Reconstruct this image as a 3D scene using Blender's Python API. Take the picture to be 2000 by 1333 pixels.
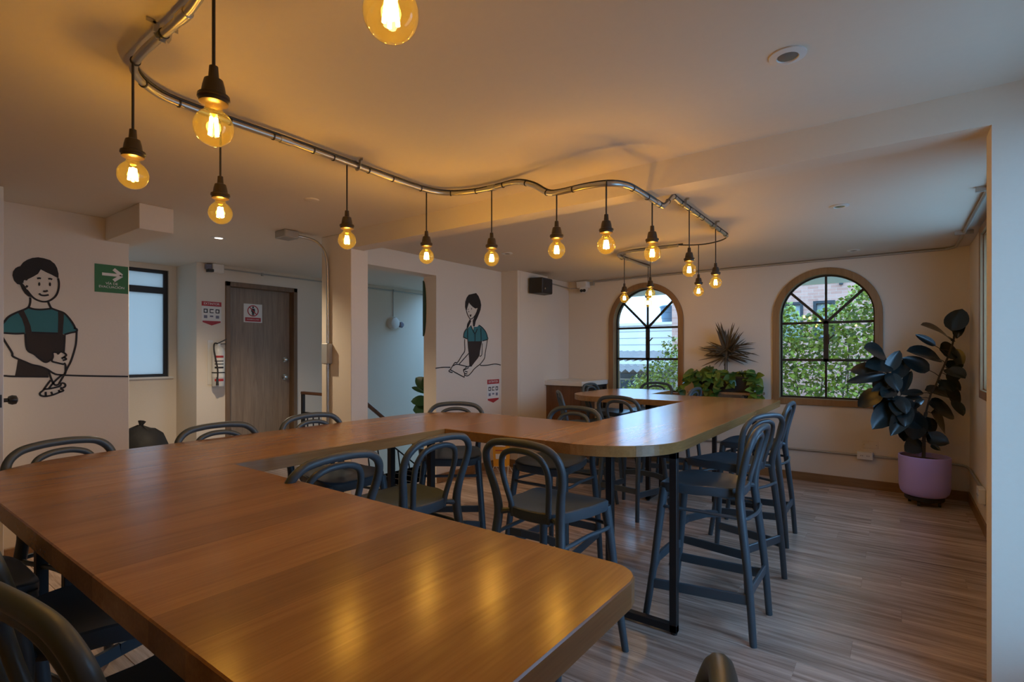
import bpy, bmesh, math, random
from mathutils import Vector, Matrix
from mathutils.geometry import tessellate_polygon

for o in list(bpy.data.objects):
    bpy.data.objects.remove(o)
scene = bpy.context.scene
COL = scene.collection
PI = math.pi

# ------------------------------------------------------------------ camera
cam_d = bpy.data.cameras.new('camera')
cam = bpy.data.objects.new('camera', cam_d)
COL.objects.link(cam)
cam.location = (0, 0, 1.45)
cam.rotation_euler = (PI / 2, 0, math.radians(36.4265))
cam_d.sensor_width = 36
cam_d.lens = 36 * 1019 / 2000
cam_d.shift_y = (690 - 666.5) / 2000
cam_d.clip_start = 0.02
cam_d.clip_end = 300
scene.camera = cam

# ------------------------------------------------------------------ sky and exposure
world = bpy.data.worlds.new('overcast_sky')
scene.world = world
world.use_nodes = True
wn = world.node_tree
bg = wn.nodes['Background']
bg.inputs[0].default_value = (0.28, 0.575, 1.0, 1)
bg.inputs[1].default_value = 6.9
vs = scene.view_settings
vs.view_transform = 'Standard'
vs.look = 'None'
vs.exposure = 0.0
vs.gamma = 1.0
vs.use_curve_mapping = False
scene.cycles.max_bounces = 10
scene.cycles.diffuse_bounces = 6
scene.cycles.glossy_bounces = 4
scene.cycles.transmission_bounces = 6
scene.cycles.transparent_max_bounces = 16
scene.cycles.sample_clamp_indirect = 6.0
scene.cycles.caustics_reflective = False
scene.cycles.caustics_refractive = False

BULB_POWER = 5.8
BULB_COLOR = (1.0, 0.49, 0.035)

def portal(name, loc, rot, sx, sy):
    d = bpy.data.lights.new(name, 'AREA')
    d.shape = 'RECTANGLE'
    d.size = sx
    d.size_y = sy
    d.cycles.is_portal = True
    o = bpy.data.objects.new(name, d)
    COL.objects.link(o)
    o.location = loc
    o.rotation_euler = rot
portal('daylight_portal', (0.80, 2.215, 1.34), (0, PI / 2, 0), 2.08, 0.99)
portal('daylight_portal', (0.80, 4.71, 1.78), (0, PI / 2, 0), 1.3, 2.02)
portal('daylight_portal', (-0.645, 7.0, 1.63), (-PI / 2, 0, 0), 0.95, 1.45)
portal('daylight_portal', (-5.45, 7.45, 2.66), (0, 0, 0), 1.7, 2.6)
portal('daylight_portal', (-2.745, 7.0, 1.63), (-PI / 2, 0, 0), 0.95, 1.45)

# ------------------------------------------------------------------ helpers
def root_offset(p):
    v = Vector((0, 0, 0))
    while p is not None:
        v += p.location
        p = p.parent
    return v

class MB:
    def __init__(s):
        s.v = []
        s.f = []
    def add(s, vs_, fs):
        n = len(s.v)
        s.v += [tuple(q) for q in vs_]
        s.f += [tuple(i + n for i in q) for q in fs]
        return s
    def box(s, a, b):
        x0, y0, z0 = [min(a[i], b[i]) for i in range(3)]
        x1, y1, z1 = [max(a[i], b[i]) for i in range(3)]
        return s.add([(x0, y0, z0), (x1, y0, z0), (x1, y1, z0), (x0, y1, z0), (x0, y0, z1), (x1, y0, z1), (x1, y1, z1), (x0, y1, z1)],
                     [(0, 3, 2, 1), (4, 5, 6, 7), (0, 1, 5, 4), (1, 2, 6, 5), (2, 3, 7, 6), (3, 0, 4, 7)])
    def bar(s, p, q, w, t, up=(0, 0, 1)):
        p, q = Vector(p), Vector(q)
        d = (q - p).normalized()
        up = Vector(up)
        if abs(d.dot(up)) > 0.99:
            up = Vector((1, 0, 0))
        r = d.cross(up).normalized()
        u = r.cross(d).normalized()
        vs_ = [e + r * (a * w / 2) + u * (b * t / 2) for e in (p, q) for a, b in ((-1, -1), (1, -1), (1, 1), (-1, 1))]
        return s.add(vs_, [(3, 2, 1, 0), (4, 5, 6, 7), (0, 1, 5, 4), (1, 2, 6, 5), (2, 3, 7, 6), (3, 0, 4, 7)])
    def tube(s, path, rad, seg=10, closed=False, flat=1.0):
        P = [Vector(p) for p in path]
        n = len(P)
        R = rad if isinstance(rad, (list, tuple)) else [rad] * n
        tang = []
        for i in range(n):
            if closed:
                t = P[(i + 1) % n] - P[i - 1]
            else:
                t = P[min(i + 1, n - 1)] - P[max(i - 1, 0)]
            tang.append(t.normalized())
        ref = Vector((0, 0, 1)) if abs(tang[0].z) < 0.9 else Vector((0, 1, 0))
        u = tang[0].cross(ref).normalized()
        vs_ = []
        for i in range(n):
            t = tang[i]
            u = (u - t * u.dot(t))
            u = u.normalized() if u.length > 1e-6 else t.orthogonal().normalized()
            w = t.cross(u)
            for k in range(seg):
                a = 2 * PI * k / seg
                vs_.append(P[i] + u * (math.cos(a) * R[i]) + w * (math.sin(a) * R[i] * flat))
        fs = []
        m = n if closed else n - 1
        for i in range(m):
            j = (i + 1) % n
            for k in range(seg):
                l = (k + 1) % seg
                fs.append((i * seg + k, i * seg + l, j * seg + l, j * seg + k))
        if not closed:
            fs.append(tuple(reversed(range(seg))))
            fs.append(tuple((n - 1) * seg + k for k in range(seg)))
        return s.add(vs_, fs)
    def lathe(s, prof, c=(0, 0, 0), seg=24):
        vs_ = []
        for r, z in prof:
            for k in range(seg):
                a = 2 * PI * k / seg
                vs_.append((c[0] + r * math.cos(a), c[1] + r * math.sin(a), c[2] + z))
        fs = []
        for i in range(len(prof) - 1):
            for k in range(seg):
                l = (k + 1) % seg
                fs.append((i * seg + k, i * seg + l, (i + 1) * seg + l, (i + 1) * seg + k))
        if prof[0][0] > 1e-5:
            fs.append(tuple(reversed(range(seg))))
        if prof[-1][0] > 1e-5:
            fs.append(tuple((len(prof) - 1) * seg + k for k in range(seg)))
        return s.add(vs_, fs)
    def prism(s, loops, h0, h1, fn):
        """outline with holes in (u, v), swept from h0 to h1; fn(u, v, h) gives the point"""
        tri = tessellate_polygon([[Vector((p[0], p[1], 0)) for p in l] for l in loops])
        flat = [p for l in loops for p in l]
        n = len(flat)
        vs_ = [fn(p[0], p[1], h0) for p in flat] + [fn(p[0], p[1], h1) for p in flat]
        fs = [tuple(t) for t in tri] + [tuple(i + n for i in reversed(t)) for t in tri]
        o = 0
        for l in loops:
            m = len(l)
            for i in range(m):
                j = (i + 1) % m
                fs.append((o + i, o + j, n + o + j, n + o + i))
            o += m
        return s.add(vs_, fs)
    def build(s, name, m, parent=None, smooth=False, bevel=0, local=False, seg=1):
        off = Vector((0, 0, 0)) if local else root_offset(parent)
        me = bpy.data.meshes.new(name)
        me.from_pydata([(p[0] - off.x, p[1] - off.y, p[2] - off.z) for p in s.v], [], s.f)
        bm = bmesh.new()
        bm.from_mesh(me)
        bmesh.ops.recalc_face_normals(bm, faces=bm.faces)
        if bevel:
            es = [e for e in bm.edges if len(e.link_faces) == 2 and e.calc_face_angle(0) > 0.6]
            bmesh.ops.bevel(bm, geom=es, offset=bevel, segments=seg, affect='EDGES', profile=0.5, clamp_overlap=True)
        bm.to_mesh(me)
        bm.free()
        if smooth:
            me.polygons.foreach_set('use_smooth', [True] * len(me.polygons))
            me.set_sharp_from_angle(angle=math.radians(40))
        if m:
            me.materials.append(m)
        o = bpy.data.objects.new(name, me)
        COL.objects.link(o)
        o.parent = parent
        return o

def tag(o, label, cat, group=None):
    o['label'] = label
    o['category'] = cat
    if group:
        o['group'] = group
    return o
def thing(name, label, cat, loc=(0, 0, 0), rz=0, group=None):
    o = bpy.data.objects.new(name, None)
    COL.objects.link(o)
    o.empty_display_size = 0.05
    o.location = loc
    o.rotation_euler = (0, 0, rz)
    return tag(o, label, cat, group)
def struct(o, label=None):
    o['kind'] = 'structure'
    if label:
        o['label'] = label
    return o
def copy_tree(o, parent=None):
    c = o.copy()
    COL.objects.link(c)
    c.parent = parent
    for ch in o.children:
        copy_tree(ch, c)
    return c
def smooth_path(pts, n=6, closed=False):
    P = [Vector(p) for p in pts]
    out = []
    m = len(P)
    for i in range(m if closed else m - 1):
        if closed:
            a, b, c, d = P[i - 1], P[i], P[(i + 1) % m], P[(i + 2) % m]
        else:
            a, b, c, d = P[max(i - 1, 0)], P[i], P[i + 1], P[min(i + 2, m - 1)]
        for k in range(n):
            t = k / n
            out.append(0.5 * ((2 * b) + (c - a) * t + (2 * a - 5 * b + 4 * c - d) * t * t + (3 * b - a - 3 * c + d) * t ** 3))
    if not closed:
        out.append(P[-1])
    return out
def lerp_list(vals, n, count):
    out = []
    for i in range(len(vals) - 1):
        for k in range(n):
            out.append(vals[i] + (vals[i + 1] - vals[i]) * k / n)
    out.append(vals[-1])
    return out

# ------------------------------------------------------------------ materials
MATS = {}
def nt(name):
    m = bpy.data.materials.new(name)
    m.use_nodes = True
    t = m.node_tree
    b = t.nodes['Principled BSDF']
    MATS[name] = m
    return m, t, b
def setc(b, col, rough=0.5, metal=0.0, spec=0.5):
    b.inputs['Base Color'].default_value = (*col, 1)
    b.inputs['Roughness'].default_value = rough
    b.inputs['Metallic'].default_value = metal
    b.inputs['Specular IOR Level'].default_value = spec
def plain(name, col, rough=0.5, metal=0.0, spec=0.5, bump=0.0, bscale=40, var=0.0):
    m, t, b = nt(name)
    setc(b, col, rough, metal, spec)
    if bump or var:
        tc = t.nodes.new('ShaderNodeTexCoord')
        nz = t.nodes.new('ShaderNodeTexNoise')
        nz.inputs['Scale'].default_value = bscale
        nz.inputs['Detail'].default_value = 4
        t.links.new(tc.outputs['Object'], nz.inputs['Vector'])
        if bump:
            bp = t.nodes.new('ShaderNodeBump')
            bp.inputs['Strength'].default_value = bump
            bp.inputs['Distance'].default_value = 0.01
            t.links.new(nz.outputs['Fac'], bp.inputs['Height'])
            t.links.new(bp.outputs['Normal'], b.inputs['Normal'])
        if var:
            mx = t.nodes.new('ShaderNodeMix')
            mx.data_type = 'RGBA'
            mx.inputs['A'].default_value = (*[c * (1 - var) for c in col], 1)
            mx.inputs['B'].default_value = (*[min(1, c * (1 + var)) for c in col], 1)
            t.links.new(nz.outputs['Fac'], mx.inputs['Factor'])
            t.links.new(mx.outputs['Result'], b.inputs['Base Color'])
    return m
def wood(name, c1, c2, axis='Y', rough=0.35, coat=0.0, grain=1.0, obj_random=0.0, boards=0.0, spec=0.5):
    """grain runs along the axis in object space"""
    m, t, b = nt(name)
    N, L = t.nodes, t.links
    setc(b, c1, rough, 0, spec)
    tc = N.new('ShaderNodeTexCoord')
    vec = tc.outputs['Object']
    oi = N.new('ShaderNodeObjectInfo')
    if obj_random:
        ad = N.new('ShaderNodeVectorMath')
        ad.operation = 'ADD'
        cb = N.new('ShaderNodeCombineXYZ')
        ml = N.new('ShaderNodeMath')
        ml.operation = 'MULTIPLY'
        ml.inputs[1].default_value = 37.0
        L.new(oi.outputs['Random'], ml.inputs[0])
        for k in range(3):
            L.new(ml.outputs[0], cb.inputs[k])
        L.new(vec, ad.inputs[0])
        L.new(cb.outputs[0], ad.inputs[1])
        vec = ad.outputs[0]
    mp = N.new('ShaderNodeMapping')
    sc = {'X': (0.6, 9, 9), 'Y': (9, 0.6, 9), 'Z': (9, 9, 0.6)}[axis]
    mp.inputs['Scale'].default_value = [q * grain for q in sc]
    L.new(vec, mp.inputs['Vector'])
    nz = N.new('ShaderNodeTexNoise')
    nz.inputs['Scale'].default_value = 2.2
    nz.inputs['Detail'].default_value = 8
    nz.inputs['Roughness'].default_value = 0.62
    nz.inputs['Distortion'].default_value = 0.6
    L.new(mp.outputs[0], nz.inputs['Vector'])
    mp2 = N.new('ShaderNodeMapping')
    sc2 = {'X': (2, 60, 60), 'Y': (60, 2, 60), 'Z': (60, 60, 2)}[axis]
    mp2.inputs['Scale'].default_value = [q * grain for q in sc2]
    L.new(vec, mp2.inputs['Vector'])
    n2 = N.new('ShaderNodeTexNoise')
    n2.inputs['Scale'].default_value = 3.0
    n2.inputs['Detail'].default_value = 3
    L.new(mp2.outputs[0], n2.inputs['Vector'])
    rp = N.new('ShaderNodeValToRGB')
    rp.color_ramp.elements[0].position = 0.30
    rp.color_ramp.elements[0].color = (*c2, 1)
    rp.color_ramp.elements[1].position = 0.68
    rp.color_ramp.elements[1].color = (*c1, 1)
    L.new(nz.outputs['Fac'], rp.inputs['Fac'])
    mx = N.new('ShaderNodeMix')
    mx.data_type = 'RGBA'
    mx.blend_type = 'MULTIPLY'
    mx.inputs['Factor'].default_value = 0.35
    L.new(rp.outputs['Color'], mx.inputs['A'])
    L.new(n2.outputs['Fac'], mx.inputs['B'])
    colr = mx.outputs['Result']
    if boards:
        # glued staves of slightly different tone running along the axis
        sp = N.new('ShaderNodeSeparateXYZ')
        L.new(tc.outputs['Object'], sp.inputs[0])
        dv = N.new('ShaderNodeMath'); dv.operation = 'DIVIDE'
        dv.inputs[1].default_value = boards
        L.new(sp.outputs['X' if axis == 'Y' else 'Y'], dv.inputs[0])
        fl = N.new('ShaderNodeMath'); fl.operation = 'FLOOR'
        L.new(dv.outputs[0], fl.inputs[0])
        wn_ = N.new('ShaderNodeTexWhiteNoise'); wn_.noise_dimensions = '1D'
        L.new(fl.outputs[0], wn_.inputs['W'])
        mr = N.new('ShaderNodeMapRange')
        mr.inputs['To Min'].default_value = 0.80
        mr.inputs['To Max'].default_value = 1.12
        L.new(wn_.outputs['Value'], mr.inputs['Value'])
        m3 = N.new('ShaderNodeVectorMath'); m3.operation = 'SCALE'
        L.new(colr, m3.inputs[0])
        L.new(mr.outputs[0], m3.inputs['Scale'])
        colr = m3.outputs[0]
    if obj_random:
        mr = N.new('ShaderNodeMapRange')
        mr.inputs['To Min'].default_value = 1 - obj_random
        mr.inputs['To Max'].default_value = 1 + obj_random
        L.new(oi.outputs['Random'], mr.inputs['Value'])
        m3 = N.new('ShaderNodeVectorMath'); m3.operation = 'SCALE'
        L.new(colr, m3.inputs[0])
        L.new(mr.outputs[0], m3.inputs['Scale'])
        colr = m3.outputs[0]
    L.new(colr, b.inputs['Base Color'])
    bp = N.new('ShaderNodeBump')
    bp.inputs['Strength'].default_value = 0.012
    bp.inputs['Distance'].default_value = 0.004
    L.new(n2.outputs['Fac'], bp.inputs['Height'])
    L.new(bp.outputs['Normal'], b.inputs['Normal'])
    if coat:
        b.inputs['Coat Weight'].default_value = coat
        b.inputs['Coat Roughness'].default_value = 0.18
    return m
def thin_glass(name, tint, gloss_rough=0.0, strength=1.0, haze=0.0, hazecol=(1, 1, 1)):
    """thin pane: fresnel mix of clear transmission and reflection, optional body haze"""
    m = bpy.data.materials.new(name)
    m.use_nodes = True
    t = m.node_tree
    t.nodes.clear()
    N, L = t.nodes, t.links
    out = N.new('ShaderNodeOutputMaterial')
    tr = N.new('ShaderNodeBsdfTransparent')
    tr.inputs[0].default_value = (*tint, 1)
    gl = N.new('ShaderNodeBsdfGlossy')
    gl.inputs['Roughness'].default_value = gloss_rough
    fr = N.new('ShaderNodeLayerWeight')          # Schlick reflectance, the same on both faces
    fr.inputs['Blend'].default_value = 0.5
    pw = N.new('ShaderNodeMath'); pw.operation = 'POWER'
    pw.inputs[1].default_value = 5.0
    L.new(fr.outputs['Facing'], pw.inputs[0])
    mu = N.new('ShaderNodeMath'); mu.operation = 'MULTIPLY_ADD'
    mu.inputs[1].default_value = 0.9 * strength
    mu.inputs[2].default_value = 0.035 * strength
    mu.use_clamp = True
    L.new(pw.outputs[0], mu.inputs[0])
    mx = N.new('ShaderNodeMixShader')
    body = tr.outputs[0]
    if haze:
        tl = N.new('ShaderNodeBsdfTranslucent')
        tl.inputs[0].default_value = (*hazecol, 1)
        df = N.new('ShaderNodeBsdfDiffuse')
        df.inputs[0].default_value = (*hazecol, 1)
        ad = N.new('ShaderNodeMixShader')
        ad.inputs[0].default_value = 0.35
        L.new(tl.outputs[0], ad.inputs[1])
        L.new(df.outputs[0], ad.inputs[2])
        m2 = N.new('ShaderNodeMixShader')
        m2.inputs[0].default_value = haze
        L.new(tr.outputs[0], m2.inputs[1])
        L.new(ad.outputs[0], m2.inputs[2])
        body = m2.outputs[0]
    L.new(mu.outputs[0], mx.inputs[0])
    L.new(body, mx.inputs[1])
    L.new(gl.outputs[0], mx.inputs[2])
    L.new(mx.outputs[0], out.inputs[0])
    MATS[name] = m
    return m
def emit(name, col, st):
    m = bpy.data.materials.new(name)
    m.use_nodes = True
    t = m.node_tree
    t.nodes.clear()
    out = t.nodes.new('ShaderNodeOutputMaterial')
    e = t.nodes.new('ShaderNodeEmission')
    e.inputs[0].default_value = (*col, 1)
    e.inputs[1].default_value = st
    t.links.new(e.outputs[0], out.inputs[0])
    MATS[name] = m
    return m

M_WALL = plain('wall_paint', (0.73, 0.655, 0.55), 0.85, bump=0.05, bscale=60, var=0.02)
M_CEIL = plain('ceiling_paint', (0.72, 0.645, 0.54), 0.9, bump=0.04, bscale=30, var=0.02)
M_WHITE = plain('white_plastic', (0.72, 0.71, 0.68), 0.4)
M_OAK = wood('oak_table', (0.45, 0.252, 0.090), (0.335, 0.176, 0.058), 'Y', rough=0.22, spec=0.5, boards=0.145, grain=0.8)
M_CASING = wood('pine_casing', (0.40, 0.235, 0.105), (0.29, 0.155, 0.062), 'Z', rough=0.5)
M_BASE = wood('baseboard_wood', (0.36, 0.20, 0.085), (0.25, 0.13, 0.05), 'X', rough=0.45)
M_FLOOR = wood('floor_laminate', (0.82, 0.64, 0.52), (0.29, 0.195, 0.148), 'X', rough=0.27, spec=0.6, obj_random=0.14, grain=1.2)
M_SUB = plain('floor_gap', (0.05, 0.035, 0.025), 0.9)
M_STOOL = plain('stool_plastic', (0.055, 0.080, 0.098), 0.40, bump=0.02, bscale=300)
M_STEEL = plain('black_steel', (0.014, 0.014, 0.015), 0.5)
M_BLACK = plain('black_plastic', (0.02, 0.018, 0.016), 0.45)
M_SOCKET = plain('bronze_black_socket', (0.03, 0.02, 0.012), 0.35, spec=0.6)
M_GALV = plain('galvanised_conduit', (0.50, 0.49, 0.46), 0.34, 0.9, bump=0.03, bscale=80)
M_GALVD = plain('painted_conduit', (0.42, 0.40, 0.36), 0.5, 0.5)
M_GLASS = thin_glass('window_glass', (0.97, 0.985, 0.98), 0.0, 1.0)
M_FROST = thin_glass('frosted_glass', (0.5, 0.5, 0.5), 0.3, 0.5, 0.95, (0.62, 0.56, 0.50))
M_BULB = thin_glass('amber_glass', (0.93, 0.80, 0.42), 0.0, 1.4, 0.013, (1.0, 0.85, 0.35))
M_FIL = emit('led_filament', (1.0, 0.84, 0.5), 60)
M_LENS = emit('downlight_glow', (1.0, 0.9, 0.78), 6)
M_INK = plain('mural_ink', (0.012, 0.009, 0.008), 0.7)
M_TEAL = plain('mural_teal', (0.035, 0.17, 0.19), 0.75, var=0.08, bscale=9)
M_APRON = plain('mural_apron_brown', (0.032, 0.021, 0.016), 0.75, var=0.25, bscale=10)
M_GREEN = plain('sign_green', (0.03, 0.16, 0.05), 0.6)
M_PRINTW = plain('print_white', (0.75, 0.74, 0.70), 0.6)
M_PRINTR = plain('print_red', (0.42, 0.03, 0.035), 0.6)
M_PRINTK = plain('print_black', (0.02, 0.02, 0.025), 0.6)
M_PRINTB = plain('print_blue_grey', (0.18, 0.18, 0.24), 0.6)
M_YELLOW = plain('sign_yellow', (0.75, 0.36, 0.02), 0.55)
M_DOOR = wood('door_laminate', (0.40, 0.30, 0.215), (0.25, 0.185, 0.13), 'Z', rough=0.5, grain=1.3)
M_JAMB = wood('door_jamb', (0.26, 0.165, 0.095), (0.16, 0.10, 0.055), 'Z', rough=0.5)
M_CABINET = wood('cabinet_wood', (0.24, 0.115, 0.055), (0.14, 0.062, 0.03), 'Z', rough=0.45)
M_QUARTZ = plain('counter_white', (0.74, 0.74, 0.72), 0.3, var=0.03)
M_LILAC = plain('lilac_pot', (0.50, 0.41, 0.92), 0.5)
M_SOIL = plain('soil', (0.025, 0.016, 0.01), 0.95, bump=0.6, bscale=60)
M_RUBBER = plain('rubber_leaf', (0.013, 0.020, 0.020), 0.25, spec=0.6)
M_BARK = plain('bark', (0.06, 0.04, 0.025), 0.8, bump=0.3)
M_POTHOS = plain('pothos_leaf', (0.045, 0.115, 0.022), 0.35, var=0.35, bscale=14)
M_POTHOSY = plain('pothos_leaf_young', (0.13, 0.22, 0.03), 0.35, var=0.3, bscale=14)
M_DRAC = plain('dracaena_leaf', (0.075, 0.055, 0.03), 0.45, var=0.4, bscale=9)
M_RAILWOOD = wood('handrail_wood', (0.16, 0.075, 0.04), (0.09, 0.04, 0.02), 'X', rough=0.4)
M_REDEXT = plain('extinguisher_white', (0.66, 0.66, 0.64), 0.35)
M_CHROME = plain('chrome', (0.7, 0.68, 0.64), 0.2, 1.0)
M_BAG = plain('black_bag', (0.008, 0.007, 0.007), 0.7, bump=0.5, bscale=14)
M_STAIR = plain('stair_tread', (0.22, 0.13, 0.08), 0.5)

# ------------------------------------------------------------------ room shell
ZC = 2.50
WX = lambda u, v, h: (h, u, v)      # wall plane at constant x
WY = lambda u, v, h: (u, h, v)      # wall plane at constant y
def arch(c, hw, z0, zs, n=20):
    pts = [(c - hw, z0), (c + hw, z0)]
    for k in range(n + 1):
        a = PI * k / n
        pts.append((c + hw * math.cos(a), zs + hw * math.sin(a)))
    return pts

def rect(u0, v0, u1, v1):
    return [(u0, v0), (u1, v0), (u1, v1), (u0, v1)]

# floor: a dark underlay and every plank its own piece
fl = MB()
fl.box((-4.95, -2.2, -0.12), (0.77, 6.95, -0.011))
fl.box((-7.2, -0.2, -0.12), (-4.95, 3.78, -0.011))
floor = struct(fl.build('floor', M_SUB), 'brown laminate plank floor running under the zigzag table')
rng = random.Random(5)
def plank_mesh(L, W):
    b = MB()
    b.box((-L / 2, -W / 2, -0.011), (L / 2, W / 2, 0.0))
    o = b.build('plank', M_FLOOR, None, bevel=0.0012)
    me = o.data
    bpy.data.objects.remove(o)
    return me
PW = 0.185
PLM = {}
def add_planks(x0, x1, y0, y1):
    rows = int(math.ceil((y1 - y0) / PW))
    for r in range(rows):
        ya = y0 + r * PW
        w = min(PW, y1 - ya)
        if w < 0.03:
            continue
        x = x0 - rng.choice((0.15, 0.35, 0.55, 0.75, 0.95, 1.1))
        while x < x1 - 0.02:
            a, b_ = max(x, x0), min(x + 1.28, x1)
            if b_ - a > 0.04:
                key = (round(b_ - a - 0.002, 2), round(w - 0.002, 3))
                if key not in PLM:
                    PLM[key] = plank_mesh(*key)
                o = bpy.data.objects.new('plank', PLM[key])
                COL.objects.link(o)
                o.parent = floor
                o.location = ((a + b_) / 2, ya + w / 2, 0)
            x += 1.28
add_planks(-4.95, 0.57, -0.2, 6.75)
rest = MB()
rest.box((-4.95, -2.2, -0.011), (0.57, -0.2, 0.0))
rest.box((-7.05, -0.2, -0.011), (-4.95, 3.78, 0.0))
ro = rest.build('plank_field', M_FLOOR, floor)
ro['kind'] = 'stuff'

struct(MB().prism([rect(-7.3, -2.4, 0.8, 9.2), rect(-6.3, 6.15, -4.6, 8.75)], ZC, ZC + 0.12, lambda u, v, h: (u, v, h)).build('ceiling', M_CEIL), 'white ceiling glowing orange around the pendant bulbs')

W1, W2 = -2.745, -0.645
HWO, HWI, ZB, ZS = 0.527, 0.455, 0.862, 1.873
wb = MB().prism([rect(-4.2, 0, 0.77, ZC), list(reversed(arch(W1, 0.49, ZB + 0.03, ZS))), list(reversed(arch(W2, 0.49, ZB + 0.03, ZS)))], 6.75, 6.95, WY)
struct(wb.build('wall_back', M_WALL), 'far wall with two arched windows')
wr = MB().prism([rect(-2.4, 0, 6.95, ZC), rect(1.72, 0.30, 2.71, 2.38), rect(3.7, 1.14, 5.72, 2.43)], 0.57, 0.77, WX)
struct(wr.build('wall_right', M_WALL), 'right wall with wood framed windows')
struct(MB().prism([[(-3.78, 2.35), (0.30, 2.35), (0.30, 0), (0.57, 0), (0.57, ZC), (-3.78, ZC)]], 2.775, 2.92, WY).build('ceiling_beam', M_WALL), 'dropped ceiling beam running into the blue lit pier at the right')
struct(MB().box((-4.21, 2.79, 0), (-3.78, 2.97, ZC)).build('wall_column', M_WALL, bevel=0.004), 'square column with metal conduit beside the doorway')
struct(MB().box((-5.1, -2.4, 0), (-4.95, 1.541, ZC)).build('wall_left', M_WALL, bevel=0.003), 'left wall with the mural of the woman with a bun')
struct(MB().box((-5.1, 1.385, 2.322), (-4.255, 1.60, ZC)).build('ceiling_soffit', M_WALL, bevel=0.003), 'boxed beam stub hanging from the ceiling above the green sign')
struct(MB().box((-5.1, -2.4, 0), (0.77, -2.2, ZC)).build('wall_front', M_WALL), 'wall behind the viewer')
wm = MB().prism([[(2.97, 2.31), (4.165, 2.31), (4.165, 0), (5.40, 0), (5.40, ZC), (2.97, ZC)]], -4.32, -4.12, WX)
struct(wm.build('wall_mural', M_WALL, bevel=0.003), 'wall beside the stair doorway with the mural of the long haired woman')
wc = MB().box((-4.32, 5.40, 0), (-3.86, 6.06, ZC)).box((-4.12, 5.35, 0), (-3.86, 5.40, ZC)).box((-4.32, 6.06, 0), (-3.93, 6.75, ZC))
struct(wc.build('wall_corner', M_WALL, bevel=0.003), 'pier carrying the black loudspeaker beside the white counter')
hw_ = MB().prism([rect(-0.2, 0, 2.78, ZC), rect(0.1, 1.165, 2.60, 2.44)], -7.2, -7.05, WX)
struct(hw_.build('wall_hall_window', M_WALL), 'hall wall with the frosted window')
hd = MB().prism([[(2.68, -2.4), (9.0, -2.4), (9.0, ZC), (2.68, ZC)], rect(3.03, 0, 3.90, 2.285)], -6.75, -6.5, WX)
struct(hd.build('wall_hall', M_WALL), 'hall wall with the closed wooden door and stairwell')
struct(MB().box((-7.05, 2.68, 0), (-6.75, 2.78, ZC)).build('wall_hall_return', M_WALL), 'short wall return next to the frosted window')
struct(MB().box((-7.2, -0.3, 0), (-5.1, -0.2, ZC)).build('wall_hall_near', M_WALL), 'hall end wall')
struct(MB().box((-6.75, 8.9, -2.4), (-4.25, 9.05, ZC)).build('wall_stair_end', M_WALL), 'end wall of the stairwell')
struct(MB().box((-4.95, 3.78, -2.4), (-4.32, 8.9, -0.011)).box((-4.32, 5.4, -0.02), (-4.2, 8.9, ZC)).build('wall_stair_side', M_WALL), 'stairwell side below the landing')
struct(MB().box((-6.75, 3.70, -2.4), (-4.9, 3.78, -0.02)).build('wall_stair_riser', M_WALL), 'stairwell wall under the landing')
struct(MB().box((-4.95, 3.78, -0.02), (-4.32, 5.4, 0.0)).build('floor_landing', M_FLOOR), 'landing strip beside the stairs')

def baseboard(name, a, b):
    struct(MB().box(a, b).build(name, M_BASE, bevel=0.003), 'brown wooden skirting board')
baseboard('baseboard_back', (-3.27, 6.735, 0), (0.57, 6.75, 0.095))
baseboard('baseboard_right', (0.555, 2.92, 0), (0.57, 6.735, 0.095))
baseboard('baseboard_mural', (-4.12, 4.17, 0), (-4.105, 5.35, 0.095))
baseboard('baseboard_pier', (-4.12, 5.335, 0), (-3.845, 5.35, 0.095))
baseboard('baseboard_corner', (-3.86, 5.35, 0), (-3.845, 6.0, 0.095))
baseboard('baseboard_left', (-4.95, -2.0, 0), (-4.935, 1.54, 0.095))

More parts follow.
